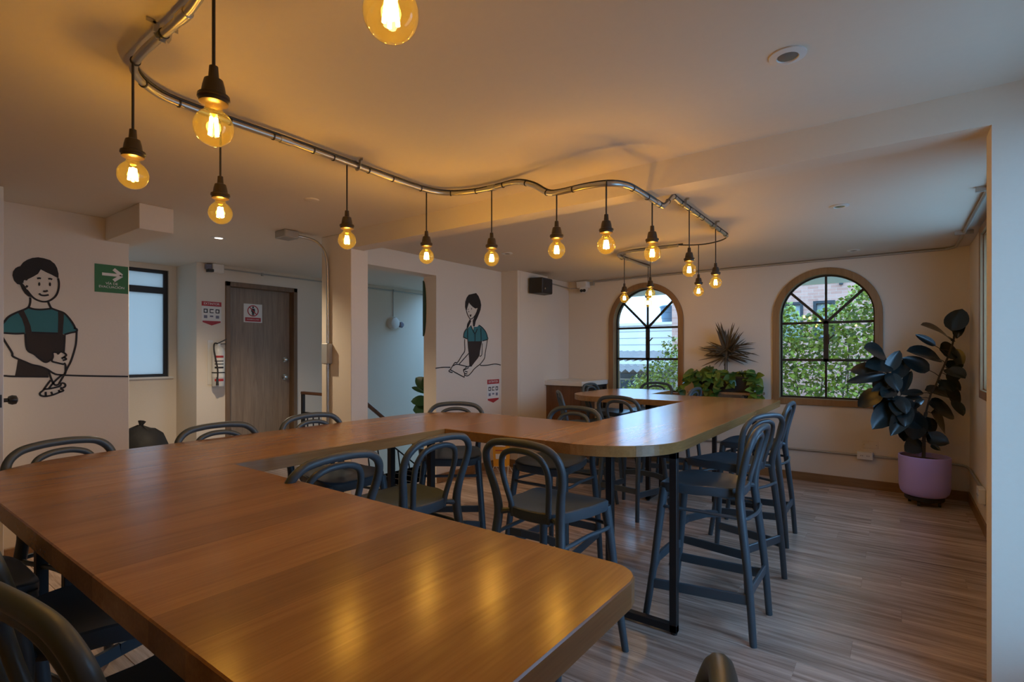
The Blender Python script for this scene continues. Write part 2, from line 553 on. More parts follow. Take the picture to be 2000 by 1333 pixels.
# traced outlines on the two mural walls (y, z) and leaf spots of the rubber plant (metres)
MURAL_A = {"hair":[[0.896,2.059],[0.911,2.088],[0.932,2.109],[0.96,2.127],[0.991,2.136],[1.022,2.134],[1.057,2.125],[1.083,2.101],[1.096,2.073],[1.104,2.032],[1.104,1.998],[1.096,2.002],[1.067,2.019],[1.035,2.034],[1.005,2.051],[0.991,2.018],[0.966,1.995],[0.935,1.971],[0.923,1.973],[0.911,1.964],[0.907,1.943],[0.92,1.924],[0.932,1.897],[0.948,1.862],[0.955,1.846],[0.938,1.851],[0.92,1.87],[0.905,1.898],[0.895,1.93],[0.881,1.932],[0.864,1.955],[0.856,1.99],[0.859,2.018],[0.871,2.042],[0.884,2.054]],"shirt":[[0.938,1.773],[0.969,1.763],[1.01,1.764],[1.064,1.774],[1.099,1.759],[1.135,1.745],[1.165,1.706],[1.187,1.668],[1.196,1.641],[1.192,1.638],[1.209,1.63],[1.207,1.611],[1.174,1.601],[1.137,1.586],[1.125,1.594],[1.1,1.595],[0.958,1.595],[0.924,1.584],[0.818,1.585],[0.776,1.582],[0.788,1.627],[0.818,1.671],[0.837,1.7],[0.861,1.72],[0.884,1.739],[0.911,1.753]],"apron":[[0.921,1.586],[0.957,1.596],[1.1,1.594],[1.128,1.59],[1.139,1.582],[1.137,1.523],[1.132,1.454],[1.114,1.459],[1.1,1.445],[1.072,1.454],[1.069,1.423],[1.064,1.405],[1.032,1.383],[0.998,1.41],[0.971,1.441],[0.932,1.476]],"lower":[[0.884,1.407],[0.919,1.389],[0.958,1.367],[0.998,1.355],[1.045,1.325],[1.048,1.278],[0.868,1.287],[0.876,1.338]],"strapl":[[0.884,1.735],[0.914,1.751],[0.935,1.694],[0.951,1.641],[0.957,1.593],[0.923,1.584],[0.92,1.632],[0.905,1.692]],"strapr":[[1.101,1.757],[1.134,1.744],[1.134,1.696],[1.13,1.639],[1.128,1.588],[1.1,1.592],[1.101,1.638],[1.102,1.702]],"lines":[[[1.101,1.998],[1.106,1.965],[1.104,1.922],[1.093,1.879],[1.073,1.848],[1.044,1.825],[1.016,1.82],[0.988,1.828],[0.966,1.843],[0.948,1.866],[0.929,1.897]],[[0.907,1.943],[0.908,1.96],[0.914,1.968],[0.923,1.973],[0.931,1.964]],[[0.934,1.928],[0.926,1.913]],[[0.948,1.845],[0.949,1.821],[0.946,1.796],[0.938,1.773],[0.911,1.753],[0.884,1.737],[0.852,1.715],[0.831,1.694],[0.818,1.671],[0.794,1.631]],[[0.938,1.773],[0.969,1.763],[1.01,1.763],[1.064,1.774]],[[1.046,1.82],[1.054,1.796],[1.065,1.776],[1.099,1.761],[1.135,1.745],[1.165,1.708],[1.187,1.67],[1.199,1.639],[1.192,1.638],[1.209,1.63],[1.207,1.611],[1.174,1.601],[1.137,1.586]],[[0.782,1.589],[0.818,1.588],[0.871,1.585],[0.919,1.589]],[[0.957,1.596],[1.1,1.594]],[[0.794,1.585],[0.818,1.53],[0.853,1.454],[0.857,1.429],[0.884,1.409],[0.919,1.389],[0.958,1.367],[0.998,1.355],[1.038,1.334],[1.069,1.307],[1.097,1.292],[1.139,1.293],[1.144,1.336],[1.142,1.364],[1.135,1.377]],[[0.923,1.584],[0.932,1.476],[0.971,1.441],[0.998,1.41],[1.032,1.383],[1.064,1.405]],[[1.069,1.454],[1.072,1.423],[1.066,1.392],[1.097,1.378],[1.135,1.366]],[[1.069,1.454],[1.098,1.459],[1.1,1.443],[1.114,1.459],[1.132,1.454],[1.148,1.436],[1.139,1.423],[1.121,1.409],[1.135,1.418],[1.148,1.404],[1.128,1.396]],[[1.209,1.611],[1.205,1.524],[1.192,1.455],[1.174,1.386],[1.153,1.336],[1.135,1.287],[1.118,1.251],[1.105,1.224]],[[1.139,1.582],[1.137,1.523],[1.133,1.454]],[[1.048,1.321],[1.059,1.276],[1.072,1.235],[1.086,1.216],[1.107,1.22]],[[1.121,1.287],[1.079,1.239],[1.048,1.191]],[[1.059,1.253],[1.032,1.206],[1.018,1.18]],[[1.018,1.18],[1.001,1.163],[1.005,1.145],[1.032,1.137],[1.072,1.145],[1.107,1.161],[1.132,1.173],[1.114,1.188]],[[1.018,1.189],[1.052,1.191],[1.1,1.202],[1.114,1.21],[1.121,1.228],[1.139,1.223],[1.142,1.204],[1.125,1.192],[1.114,1.197]],[[1.032,1.17],[1.032,1.139]],[[1.062,1.168],[1.069,1.146]],[[1.104,1.179],[1.111,1.161]],[[0.776,1.297],[0.817,1.293],[0.868,1.287],[1.048,1.278]],[[1.139,1.286],[1.273,1.276],[1.534,1.262]],[[0.985,1.983],[0.997,1.987],[1.006,1.985]],[[1.046,1.987],[1.057,1.99],[1.068,1.985]],[[1.019,1.897],[1.029,1.895],[1.044,1.902]],[[0.996,1.878],[1.006,1.867],[1.025,1.865],[1.049,1.872]]],"eyes":[[[1.003,1.945],[1.002,1.937],[0.999,1.932],[0.995,1.932],[0.992,1.936],[0.991,1.944],[0.992,1.952],[0.995,1.957],[0.999,1.958],[1.002,1.953]],[[1.062,1.95],[1.061,1.941],[1.058,1.935],[1.054,1.935],[1.05,1.94],[1.049,1.948],[1.05,1.957],[1.054,1.963],[1.058,1.963],[1.061,1.958]]]}
MURAL_B = {"hair":[[4.708,2.147],[4.846,2.18],[4.89,2.147],[4.926,2.093],[4.941,2.042],[4.93,1.985],[4.904,1.936],[4.868,1.878],[4.839,1.839],[4.818,1.772],[4.789,1.771],[4.782,1.836],[4.811,1.888],[4.854,1.956],[4.872,2.0],[4.828,1.99],[4.782,2.007],[4.733,2.036],[4.712,2.053],[4.695,2.015],[4.677,1.977],[4.67,1.945],[4.657,1.962],[4.643,1.997],[4.646,2.057],[4.67,2.109]],"lock":[[4.733,1.856],[4.754,1.834],[4.726,1.792],[4.698,1.749],[4.67,1.748],[4.681,1.794],[4.712,1.837]],"shirt":[[4.677,1.744],[4.705,1.752],[4.747,1.783],[4.789,1.72],[4.803,1.767],[4.868,1.77],[4.897,1.792],[4.956,1.769],[5.015,1.728],[5.046,1.691],[5.061,1.653],[5.051,1.667],[5.073,1.634],[5.058,1.619],[4.968,1.601],[4.946,1.591],[4.73,1.583],[4.696,1.594],[4.682,1.621],[4.627,1.633],[4.617,1.646],[4.616,1.642],[4.633,1.701]],"apron":[[4.689,1.589],[4.961,1.596],[4.942,1.546],[4.92,1.475],[4.909,1.419],[4.873,1.381],[4.815,1.335],[4.766,1.294],[4.72,1.297],[4.717,1.373],[4.71,1.447],[4.696,1.511]],"lines":[[[4.67,1.949],[4.684,1.913],[4.712,1.878],[4.74,1.857],[4.782,1.873],[4.825,1.908],[4.861,1.957]],[[4.705,1.951],[4.715,1.938]],[[4.677,1.744],[4.633,1.701],[4.616,1.642],[4.627,1.633],[4.682,1.618]],[[4.897,1.792],[4.956,1.769],[5.015,1.728],[5.046,1.691],[5.061,1.658],[5.051,1.667],[5.073,1.634],[5.058,1.617],[4.968,1.599]],[[4.637,1.615],[4.637,1.556],[4.637,1.474],[4.586,1.42],[4.526,1.353],[4.493,1.335],[4.467,1.34],[4.428,1.301],[4.39,1.262],[4.364,1.245],[4.39,1.231],[4.428,1.226]],[[4.71,1.447],[4.648,1.401],[4.54,1.321]],[[4.428,1.301],[4.487,1.318],[4.553,1.312],[4.675,1.289]],[[4.39,1.258],[4.607,1.171],[4.627,1.17],[4.634,1.192]],[[5.062,1.615],[5.043,1.538],[5.02,1.456],[5.009,1.394],[4.983,1.361],[4.924,1.315],[4.866,1.288],[4.808,1.256],[4.759,1.216],[4.71,1.185],[4.675,1.177],[4.641,1.188],[4.634,1.211],[4.613,1.247],[4.641,1.265],[4.675,1.287],[4.766,1.294]],[[4.961,1.57],[4.953,1.433],[4.909,1.409]],[[4.62,1.247],[4.661,1.26],[4.71,1.277]],[[4.641,1.233],[4.689,1.223]],[[4.641,1.206],[4.682,1.2]],[[4.149,1.281],[4.27,1.289],[4.39,1.286]],[[4.924,1.319],[4.931,1.298],[5.058,1.298],[5.213,1.31],[5.333,1.295]],[[4.747,1.783],[4.789,1.72],[4.825,1.689],[4.868,1.746]],[[4.825,1.689],[4.825,1.636],[4.822,1.587]],[[4.688,1.744],[4.69,1.633],[4.692,1.589]],[[4.934,1.758],[4.941,1.639],[4.938,1.598]]],"eyes":[[[4.703,1.972],[4.701,1.967],[4.697,1.964],[4.692,1.966],[4.69,1.971],[4.692,1.976],[4.697,1.979],[4.701,1.977]],[[4.766,1.983],[4.764,1.976],[4.76,1.972],[4.755,1.975],[4.753,1.982],[4.755,1.989],[4.76,1.993],[4.764,1.99]],[[4.722,1.909],[4.761,1.913],[4.747,1.885],[4.733,1.884]]]}
RUBBER = [[0.42,6.485,1.657,0.503,6.535,1.849,0.113],[0.459,6.533,1.587,0.549,6.557,1.842,0.061],[0.423,6.545,1.564,0.26,6.27,1.746,0.133],[0.295,6.36,1.516,0.157,6.333,1.617,0.046],[0.335,6.425,1.387,0.121,6.163,1.48,0.123],[0.331,6.533,1.481,0.477,6.607,1.469,0.123],[0.454,6.6,1.493,0.582,6.582,1.341,0.061],[0.386,6.519,1.28,0.587,6.539,1.226,0.113],[0.376,6.512,1.245,0.54,6.55,1.107,0.051],[0.252,6.403,1.281,0.072,6.318,1.392,0.092],[0.319,6.475,1.138,0.432,6.404,1.134,0.061],[0.387,6.538,1.149,0.559,6.564,0.956,0.072],[0.43,6.502,1.0,0.519,6.403,0.887,0.061],[0.206,6.421,1.065,0.043,6.267,1.056,0.046],[0.196,6.391,1.019,0.053,6.374,1.001,0.041],[0.215,6.404,1.09,0.451,6.679,1.036,0.102],[0.241,6.377,0.964,0.426,6.577,0.852,0.133],[0.261,6.398,0.881,0.39,6.599,0.704,0.133],[0.225,6.437,0.649,0.379,6.405,0.609,0.092],[0.259,6.351,0.581,0.319,6.286,0.545,0.031],[0.187,6.422,0.6,0.091,6.307,0.523,0.102],[-0.09,6.167,1.422,-0.234,5.976,1.492,0.123],[-0.042,6.184,1.328,-0.197,6.011,1.352,0.123],[-0.071,6.14,1.27,0.014,6.203,1.458,0.072],[-0.08,6.167,1.245,-0.352,6.063,1.182,0.061],[-0.024,6.224,1.185,0.083,6.405,1.373,0.082],[0.034,6.292,1.042,0.107,6.468,1.252,0.051],[-0.024,6.222,1.15,-0.154,6.001,1.133,0.061],[-0.11,6.187,1.089,-0.297,6.163,0.949,0.102],[-0.005,6.271,0.994,-0.158,6.154,0.899,0.113],[0.024,6.264,0.972,-0.164,6.014,0.759,0.133],[0.053,6.303,0.959,-0.062,6.215,0.805,0.123],[0.09,6.248,0.965,-0.032,6.003,0.714,0.102],[0.129,6.362,0.911,0.064,6.435,0.61,0.123],[0.165,6.274,0.886,0.128,6.312,0.644,0.123],[0.128,6.295,0.928,0.19,6.212,1.008,0.061],[0.203,6.333,0.813,0.3,6.46,0.665,0.113],[0.187,6.408,0.827,0.089,6.174,0.762,0.092]]
TRUNK_PATH = [[0.205,6.39,0.464],[0.21,6.394,0.665],[0.214,6.397,0.807],[0.224,6.404,0.878]]
LEFT_PATH = [[0.214,6.397,0.807],[0.167,6.362,0.878],[0.024,6.257,0.973],[-0.024,6.222,1.114],[-0.071,6.186,1.233],[-0.09,6.172,1.351]]
RIGHT_PATH = [[0.224,6.404,0.878],[0.262,6.432,1.055],[0.3,6.46,1.138],[0.338,6.489,1.256],[0.386,6.524,1.387],[0.433,6.559,1.552],[0.448,6.569,1.671]]

# ------------------------------------------------------------------ arched windows
def arched_window(idx, c, label):
    w = MB().prism([arch(c, HWO, ZB, ZS, 28), list(reversed(arch(c, HWI, ZB + 0.068, ZS, 28)))], 6.725, 6.752, WY)
    o = struct(w.build('window_%d' % idx, M_CASING, bevel=0.004), label)
    lin = MB().prism([arch(c, 0.487, ZB + 0.034, ZS, 28), list(reversed(arch(c, HWI + 0.004, ZB + 0.072, ZS, 28)))], 6.75, 6.94, WY)
    lin.build('reveal_lining', M_CASING, o)
    yf0, yf1 = 6.835, 6.865
    fr = MB().prism([arch(c, HWI + 0.004, ZB + 0.072, ZS, 28), list(reversed(arch(c, HWI - 0.014, ZB + 0.09, ZS, 28)))], yf0, yf1, WY)
    fr.build('steel_frame', M_STEEL, o)
    zl, zm, zb, zt = 1.37, 1.795, ZB + 0.09, ZS + HWI - 0.014
    ym = (yf0 + yf1) / 2
    def bar(p, q, w_):
        MB().bar((p[0], ym, p[1]), (q[0], ym, q[1]), 0.028, w_, (0, 0, 1) if abs(p[1] - q[1]) < 0.5 * abs(p[0] - q[0]) else (1, 0, 0)).build('glazing_bar', M_STEEL, o)
    bar((c, zb), (c, zl), 0.020)
    bar((c, zl - 0.02), (c, zm + 0.02), 0.050)
    bar((c, zm), (c, zt), 0.022)
    bar((c - HWI + 0.01, zm), (c + HWI - 0.01, zm), 0.026)
    bar((c - HWI + 0.01, zl), (c + HWI - 0.01, zl), 0.028)
    for s_ in (-1, 1):
        a = math.radians(45)
        e = None
        r = 0.0
        while True:                      # meet the arch
            px, pz = c + s_ * r * math.cos(a), zm + r * math.sin(a)
            if math.hypot(px - c, pz - ZS) > HWI - 0.012 and pz > ZS:
                break
            r += 0.002
        MB().bar((c, ym, zm), (px, ym, pz), 0.028, 0.026, (0, 1, 0)).build('glazing_bar', M_STEEL, o)
    h = MB().box((c + 0.02, ym - 0.045, 1.55), (c + 0.035, ym - 0.012, 1.66)).bar((c + 0.028, ym - 0.04, 1.60), (c + 0.085, ym - 0.045, 1.655), 0.012, 0.012)
    h.build('latch', M_STEEL, o)
    # panes: two low, two middle, four in the fan
    R = HWI - 0.016
    yp0, yp1 = ym - 0.002, ym + 0.002
    def pane(pts):
        MB().prism([pts], yp0, yp1, WY).build('pane', M_GLASS, o)
    for s_ in (-1, 1):
        pane(rect(min(c, c + s_ * R), zb, max(c, c + s_ * R), zl))
        pane(rect(min(c, c + s_ * R), zl, max(c, c + s_ * R), zm))
        a45 = math.asin((pz - ZS) / R)
        low = [(c, zm), (c + s_ * R, zm)] + [(c + s_ * R * math.cos(t), ZS + R * math.sin(t)) for t in [a45 * k / 8 for k in range(9)]]
        top = [(c, zm)] + [(c + s_ * R * math.cos(t), ZS + R * math.sin(t)) for t in [a45 + (PI / 2 - a45) * k / 8 for k in range(9)]]
        pane(low)
        pane(top)
    return o
arched_window(1, W1, 'left arched window showing white roofs and sky')
arched_window(2, W2, 'right arched window showing green leaves and brick')

def rect_window(idx, y0, y1, z0, z1, label):
    w = MB().prism([rect(y0 - 0.06, z0 - 0.06, y1 + 0.06, z1 + 0.05), rect(y0 + 0.01, z0 + 0.01, y1 - 0.01, z1 - 0.01)], 0.545, 0.571, WX)
    o = struct(w.build('window_%d' % idx, M_CASING, bevel=0.004), label)
    MB().prism([rect(y0, z0, y1, z1), rect(y0 + 0.02, z0 + 0.02, y1 - 0.02, z1 - 0.02)], 0.57, 0.76, WX).build('reveal_lining', M_CASING, o)
    MB().prism([rect(y0 + 0.02, z0 + 0.02, y1 - 0.02, z1 - 0.02), rect(y0 + 0.05, z0 + 0.05, y1 - 0.05, z1 - 0.05)], 0.66, 0.70, WX).build('steel_frame', M_STEEL, o)
    n = 3
    for k in range(n):
        a = y0 + 0.05 + (y1 - y0 - 0.1) * k / n
        b = y0 + 0.05 + (y1 - y0 - 0.1) * (k + 1) / n
        if k:
            MB().box((0.665, a - 0.012, z0 + 0.05), (0.695, a + 0.012, z1 - 0.05)).build('glazing_bar', M_STEEL, o)
        MB().box((0.678, a, z0 + 0.05), (0.682, b, z1 - 0.05)).build('pane', M_GLASS, o)
rect_window(3, 1.72, 2.71, 0.30, 2.38, 'wood framed window in the right wall beside the viewer')
rect_window(4, 3.7, 5.72, 1.14, 2.43, 'wood framed window in the right wall behind the pier')

# frosted hall window
o = struct(MB().prism([rect(0.1, 1.165, 2.60, 2.44), rect(0.15, 1.20, 2.555, 2.16), rect(0.15, 2.235, 2.555, 2.40)], -7.13, -7.08, WX).build('window_5', M_STEEL, bevel=0.003), 'frosted hall window with thick black frame')
MB().box((-7.108, 0.15, 1.20), (-7.102, 2.555, 2.16)).build('pane', M_FROST, o)
MB().box((-7.108, 0.15, 2.235), (-7.102, 2.555, 2.40)).build('pane', M_FROST, o)
MB().box((-7.1, 0.08, 1.145), (-7.02, 2.64, 1.168)).build('window_sill', M_WHITE, o, bevel=0.003)

o = struct(MB().prism([rect(-6.3, 6.15, -4.6, 8.75), rect(-6.25, 6.2, -5.475, 8.70), rect(-5.425, 6.2, -4.65, 8.70)], 2.52, 2.60, lambda u, v, h: (u, v, h)).build('window_6', M_WHITE), 'unseen skylight added to brighten the stairwell')  # out of view, added to bring daylight onto the stairwell wall
MB().box((-6.25, 6.2, 2.578), (-5.475, 8.70, 2.582)).build('pane', M_GLASS, o)
MB().box((-5.425, 6.2, 2.578), (-4.65, 8.70, 2.582)).build('pane', M_GLASS, o)

# ------------------------------------------------------------------ hall door and the open leaf at the left edge
fr = MB().box((-6.66, 3.0, 0), (-6.48, 3.055, 2.315)).box((-6.66, 3.875, 0), (-6.48, 3.93, 2.315)).box((-6.66, 3.0, 2.26), (-6.48, 3.93, 2.315))
d1 = struct(fr.build('door_1', M_JAMB, bevel=0.004), 'closed grey brown wooden door with a prohibition sign')
MB().box((-6.62, 3.055, 0.005), (-6.585, 3.875, 2.26)).build('door_leaf', M_DOOR, d1, bevel=0.003)
for z, r in ((1.36, 0.026), (1.13, 0.03)):
    k = MB()
    k.tube([(-6.585, 3.80, z), (-6.578, 3.80, z), (-6.577, 3.80, z), (-6.55, 3.80, z), (-6.548, 3.80, z), (-6.53, 3.80, z), (-6.522, 3.80, z)],
           [r * 1.15, r * 1.15, r * 0.45, r * 0.45, r * 0.8, r, r * 0.6], 16)
    k.build('door_knob', M_CHROME, d1, smooth=True)
d2 = struct(MB().box((-5.0, 0.697, 0.01), (-4.49, 0.737, 2.49)).build('door_2', M_WHITE, bevel=0.003), 'edge of an open white door at the left border')
MB().box((-4.492, 0.706, 1.11), (-4.486, 0.728, 1.19)).build('latch_plate', M_BLACK, d2)
MB().tube([(-4.55, 0.735, 1.15), (-4.55, 0.742, 1.15), (-4.55, 0.743, 1.15), (-4.55, 0.765, 1.15), (-4.55, 0.768, 1.15), (-4.55, 0.785, 1.15), (-4.55, 0.805, 1.15), (-4.55, 0.812, 1.15)],
          [0.034, 0.034, 0.013, 0.013, 0.024, 0.031, 0.027, 0.014], 18).build('door_knob', M_BLACK, d2, smooth=True)

# ------------------------------------------------------------------ zigzag table
TZ0, TZ1 = 0.945, 1.0
table = thing('zigzag_bar_table', 'long zigzag oak bar table with rounded corners on black steel frames', 'table', (-1.6, 2.9, 0))
def outline(corners):
    """corners: (x, y, radius); returns a rounded polygon"""
    out = []
    n = len(corners)
    for i in range(n):
        p0 = Vector(corners[i - 1][:2]); p1 = Vector(corners[i][:2]); p2 = Vector(corners[(i + 1) % n][:2])
        r = corners[i][2]
        if r <= 0:
            out.append(tuple(p1))
            continue
        a = (p0 - p1).normalized(); b = (p2 - p1).normalized()
        s_, e = p1 + a * r, p1 + b * r
        cc = p1 + a * r + b * r
        m = max(4, int(r * 50))
        for k in range(m + 1):
            t = PI / 2 * k / m
            q = cc - b * (r * math.cos(t)) - a * (r * math.sin(t))
            out.append(tuple(q))
    return out
SEGS = [
    [(-2.165, 0.345, 0), (-0.42, 0.345, 0.07), (-0.42, 1.035, 0.07), (-2.165, 1.035, 0)],
    [(-2.90, 0.345, 0.42), (-2.165, 0.345, 0), (-2.165, 3.01, 0), (-2.90, 3.01, 0.42)],
    [(-2.165, 2.26, 0), (-1.60, 2.26, 0), (-1.60, 3.01, 0), (-2.165, 3.01, 0)],
    [(-1.60, 2.26, 0), (-0.885, 2.26, 0.45), (-0.885, 5.55, 0.10), (-1.60, 5.55, 0)],
    [(-2.185, 4.85, 0), (-1.60, 4.85, 0), (-1.60, 5.55, 0), (-2.185, 5.55, 0)],
    [(-2.93, 4.85, 0.42), (-2.185, 4.85, 0), (-2.185, 6.22, 0.08), (-2.93, 6.22, 0.38)],
]
for sg in SEGS:
    MB().prism([outline(sg)], TZ0, TZ1, lambda u, v, h: (u, v, h)).build('tabletop', M_OAK, table, bevel=0.003)
def leg_frame(a, b):
    f = MB()
    A, B = Vector((*a, 0)), Vector((*b, 0))
    t = 0.038
    for e in (A, B):
        f.box((e.x - t / 2, e.y - t / 2, 0.012), (e.x + t / 2, e.y + t / 2, TZ0))
    d = (B - A).normalized() * (t / 2)
    f.bar((A.x - d.x, A.y - d.y, 0.033), (B.x + d.x, B.y + d.y, 0.033), t, t)
    f.bar((A.x - d.x, A.y - d.y, TZ0 - 0.02), (B.x + d.x, B.y + d.y, TZ0 - 0.02), t, t)
    o = f.build('leg_frame', M_STEEL, table, bevel=0.002)
    for e in (A, B):
        MB().lathe([(0.016, 0), (0.018, 0.012), (0.012, 0.016)], (e.x, e.y, 0), 12).build('levelling_foot', M_BLACK, o)
for a, b in [((-0.925, 2.66), (-1.285, 2.66)), ((-2.70, 2.31), (-2.33, 2.31)), ((-2.70, 0.55), (-2.33, 0.55)), ((-0.80, 0.52), (-0.80, 0.88)),
             ((-1.97, 4.92), (-1.97, 5.28)), ((-1.42, 5.22), (-1.06, 5.22)), ((-2.74, 5.98), (-2.38, 5.98))]:
    leg_frame(a, b)

# ------------------------------------------------------------------ bar stools
def make_stool():
    root = bpy.data.objects.new('bar_stool', None)
    COL.objects.link(root)
    root.empty_display_size = 0.05
    n = 6
    # outer hoop runs down into the rear legs
    half = [(0.198, -0.270, 0.0), (0.190, -0.247, 0.30), (0.178, -0.212, 0.60), (0.170, -0.200, 0.72), (0.180, -0.212, 0.82), (0.203, -0.236, 0.925), (0.197, -0.256, 0.998), (0.150, -0.268, 1.043), (0.075, -0.273, 1.058), (0.0, -0.275, 1.061)]
    rad = [0.0175, 0.0195, 0.0215, 0.0215, 0.019, 0.0175, 0.017, 0.0168, 0.0168, 0.0168]
    path = [(-x, y, z) for x, y, z in half] + [(x, y, z) for x, y, z in reversed(half[:-1])]
    rr = rad + list(reversed(rad[:-1]))
    MB().tube(smooth_path(path, n), lerp_list(rr, n, 0), 10).build('back_frame', M_STOOL, root, smooth=True, local=True)
    half = [(0.098, -0.180, 0.705), (0.104, -0.192, 0.77), (0.122, -0.216, 0.87), (0.124, -0.234, 0.945), (0.100, -0.250, 0.996), (0.052, -0.257, 1.018), (0.0, -0.259, 1.023)]
    path = [(-x, y, z) for x, y, z in half] + [(x, y, z) for x, y, z in reversed(half[:-1])]
    MB().tube(smooth_path(path, n), 0.0135, 10).build('inner_hoop', M_STOOL, root, smooth=True, local=True)
    # dished seat
    st = MB()
    K = 40
    def rim(a, k):
        ca, sa = math.cos(a), math.sin(a)
        ex = 0.42 if sa > 0 else 0.66
        x = math.copysign(abs(ca) ** ex, ca)
        y = math.copysign(abs(sa) ** ex, sa)
        wid = 0.198 + 0.020 * y
        return (x * wid * k, 0.012 + y * 0.215 * k)
    rings = [(0.02, 0.728), (0.35, 0.729), (0.65, 0.735), (0.88, 0.746), (0.97, 0.749), (1.0, 0.744), (1.0, 0.712), (0.965, 0.698), (0.86, 0.700)]
    vs_ = []
    for k, z in rings:
        for i in range(K):
            a = 2 * PI * i / K
            x, y = rim(a, k)
            dz = -0.016 * max(0, (y - 0.10) / 0.12) ** 2 + 0.010 * (abs(x) / 0.2) ** 2 * (0.3 if y > 0 else 1)
            vs_.append((x, y, z + dz))
    fs = []
    for r in range(len(rings) - 1):
        for i in range(K):
            j = (i + 1) % K
            fs.append((r * K + i, r * K + j, (r + 1) * K + j, (r + 1) * K + i))
    fs.append(tuple(range(K)))
    fs.append(tuple((len(rings) - 1) * K + i for i in reversed(range(K))))
    st.add(vs_, fs)
    st.build('seat', M_STOOL, root, smooth=True, local=True)
    for s_ in (-1, 1):
        MB().tube(smooth_path([(s_ * 0.180, 0.186, 0.716), (s_ * 0.196, 0.205, 0.55), (s_ * 0.218, 0.232, 0.28), (s_ * 0.244, 0.268, 0.0)], 4), lerp_list([0.0245, 0.0215, 0.0195, 0.017], 4, 0), 10).build('leg', M_STOOL, root, smooth=True, local=True)
        MB().tube([(s_ * 0.172, -0.203, 0.715), (s_ * 0.130, -0.180, 0.722), (s_ * 0.098, -0.165, 0.722)], [0.016, 0.013, 0.016], 8).build('bracket', M_STOOL, root, smooth=True, local=True)
    ring = smooth_path([(-0.190, 0.198, 0.618), (0.0, 0.225, 0.620), (0.190, 0.198, 0.618), (0.186, 0.0, 0.618), (0.176, -0.208, 0.615), (0.10, -0.240, 0.612), (0.0, -0.250, 0.612), (-0.10, -0.240, 0.612), (-0.176, -0.208, 0.615), (-0.186, 0.0, 0.618)], 5, True)
    MB().tube(ring, 0.0095, 8, closed=True).build('ring_stretcher', M_STOOL, root, smooth=True, local=True)
    for s_ in (-1, 1):
        MB().bar((s_ * 0.226, 0.245, 0.195), (s_ * 0.193, -0.252, 0.222), 0.017, 0.052).build('side_footrest', M_STOOL, root, bevel=0.004, local=True)
    b = MB()
    pts = [(-0.214, 0.228, 0.285), (-0.10, 0.246, 0.300), (0.10, 0.246, 0.300), (0.214, 0.228, 0.285)]
    for i in range(3):
        b.bar(pts[i], pts[i + 1], 0.017, 0.048)
    b.build('front_footrest', M_STOOL, root, local=True)
    MB().bar((-0.191, -0.250, 0.255), (0.191, -0.250, 0.255), 0.017, 0.050).build('rear_footrest', M_STOOL, root, bevel=0.004, local=True)
    return root
def face(dx, dy):
    return math.atan2(-dx, dy)
STOOLS = [
    (-0.84, 2.975, face(-1, 0), 'blue grey bar stool nearest the viewer at the window side of the table'),
    (-0.905, 3.65, face(-0.93, 0.36), 'turned bar stool, middle of the three at the window side'),
    (-0.93, 4.53, face(-1, 0), 'bar stool farthest of the three beside the right arched window'),
    (-1.315, 2.11, face(0.03, 1), 'bar stool with its back to the viewer inside the first table bay'),
    (-1.955, 1.745, face(-1, 0.02), 'bar stool side-on inside the first bay, next to the inner table corner'),
    (-1.955, 1.19, face(-1, -0.02), 'bar stool side-on behind the foreground tabletop, half hidden'),
    (-2.69, 0.745, face(0.95, 0.3), 'bar stool whose hoop rises at the left rounded table end below the mural'),
    (-2.675, 1.32, face(1, 0), 'bar stool whose hoop rises in front of the hall wall left of the door'),
    (-2.675, 1.875, face(1, 0), 'bar stool whose hoop rises in front of the closed wooden door'),
    (-2.565, 2.765, face(0.62, -0.78), 'bar stool at the rounded corner in front of the second mural'),
    (-1.83, 2.965, face(0, -1), 'bar stool with olive lit seat behind the middle table section'),
    (-1.96, 4.52, face(0.1, 1), 'bar stool inside the second bay left of the long table arm'),
    (-2.52, 4.66, face(0.80, 0.60), 'tilted looking bar stool in front of the wooden counter front'),
    (-2.84, 5.86, face(1, 0), 'bar stool at the far table end beside the white counter'),
    (-2.52, 6.32, face(0, -1), 'bar stool silhouetted against the left arched window'),
    (-2.04, 5.80, face(-1, 0), 'bar stool barely visible under the trailing plant'),
    (-1.18, 0.46, face(-0.15, 0.99), 'dark bar stool in the bottom left foreground, closest hoop'),
    (-1.80, 0.50, face(0, 1), 'dark bar stool behind the closest left foreground stool'),
    (-2.33, 0.22, face(0, 1), 'dark bar stool at the left border below the tabletop edge'),
    (-0.405, 0.49, face(-0.966, -0.257), 'bar stool cut off by the bottom edge, only its hoop top shows'),
]
proto = make_stool()
for i, (x, y, a, lab) in enumerate(STOOLS):
    o = proto if i == 0 else copy_tree(proto)
    o.location = (x, y, 0)
    o.rotation_euler = (0, 0, a)
    tag(o, lab, 'bar stool', 'dark blue grey bentwood style bar stools')

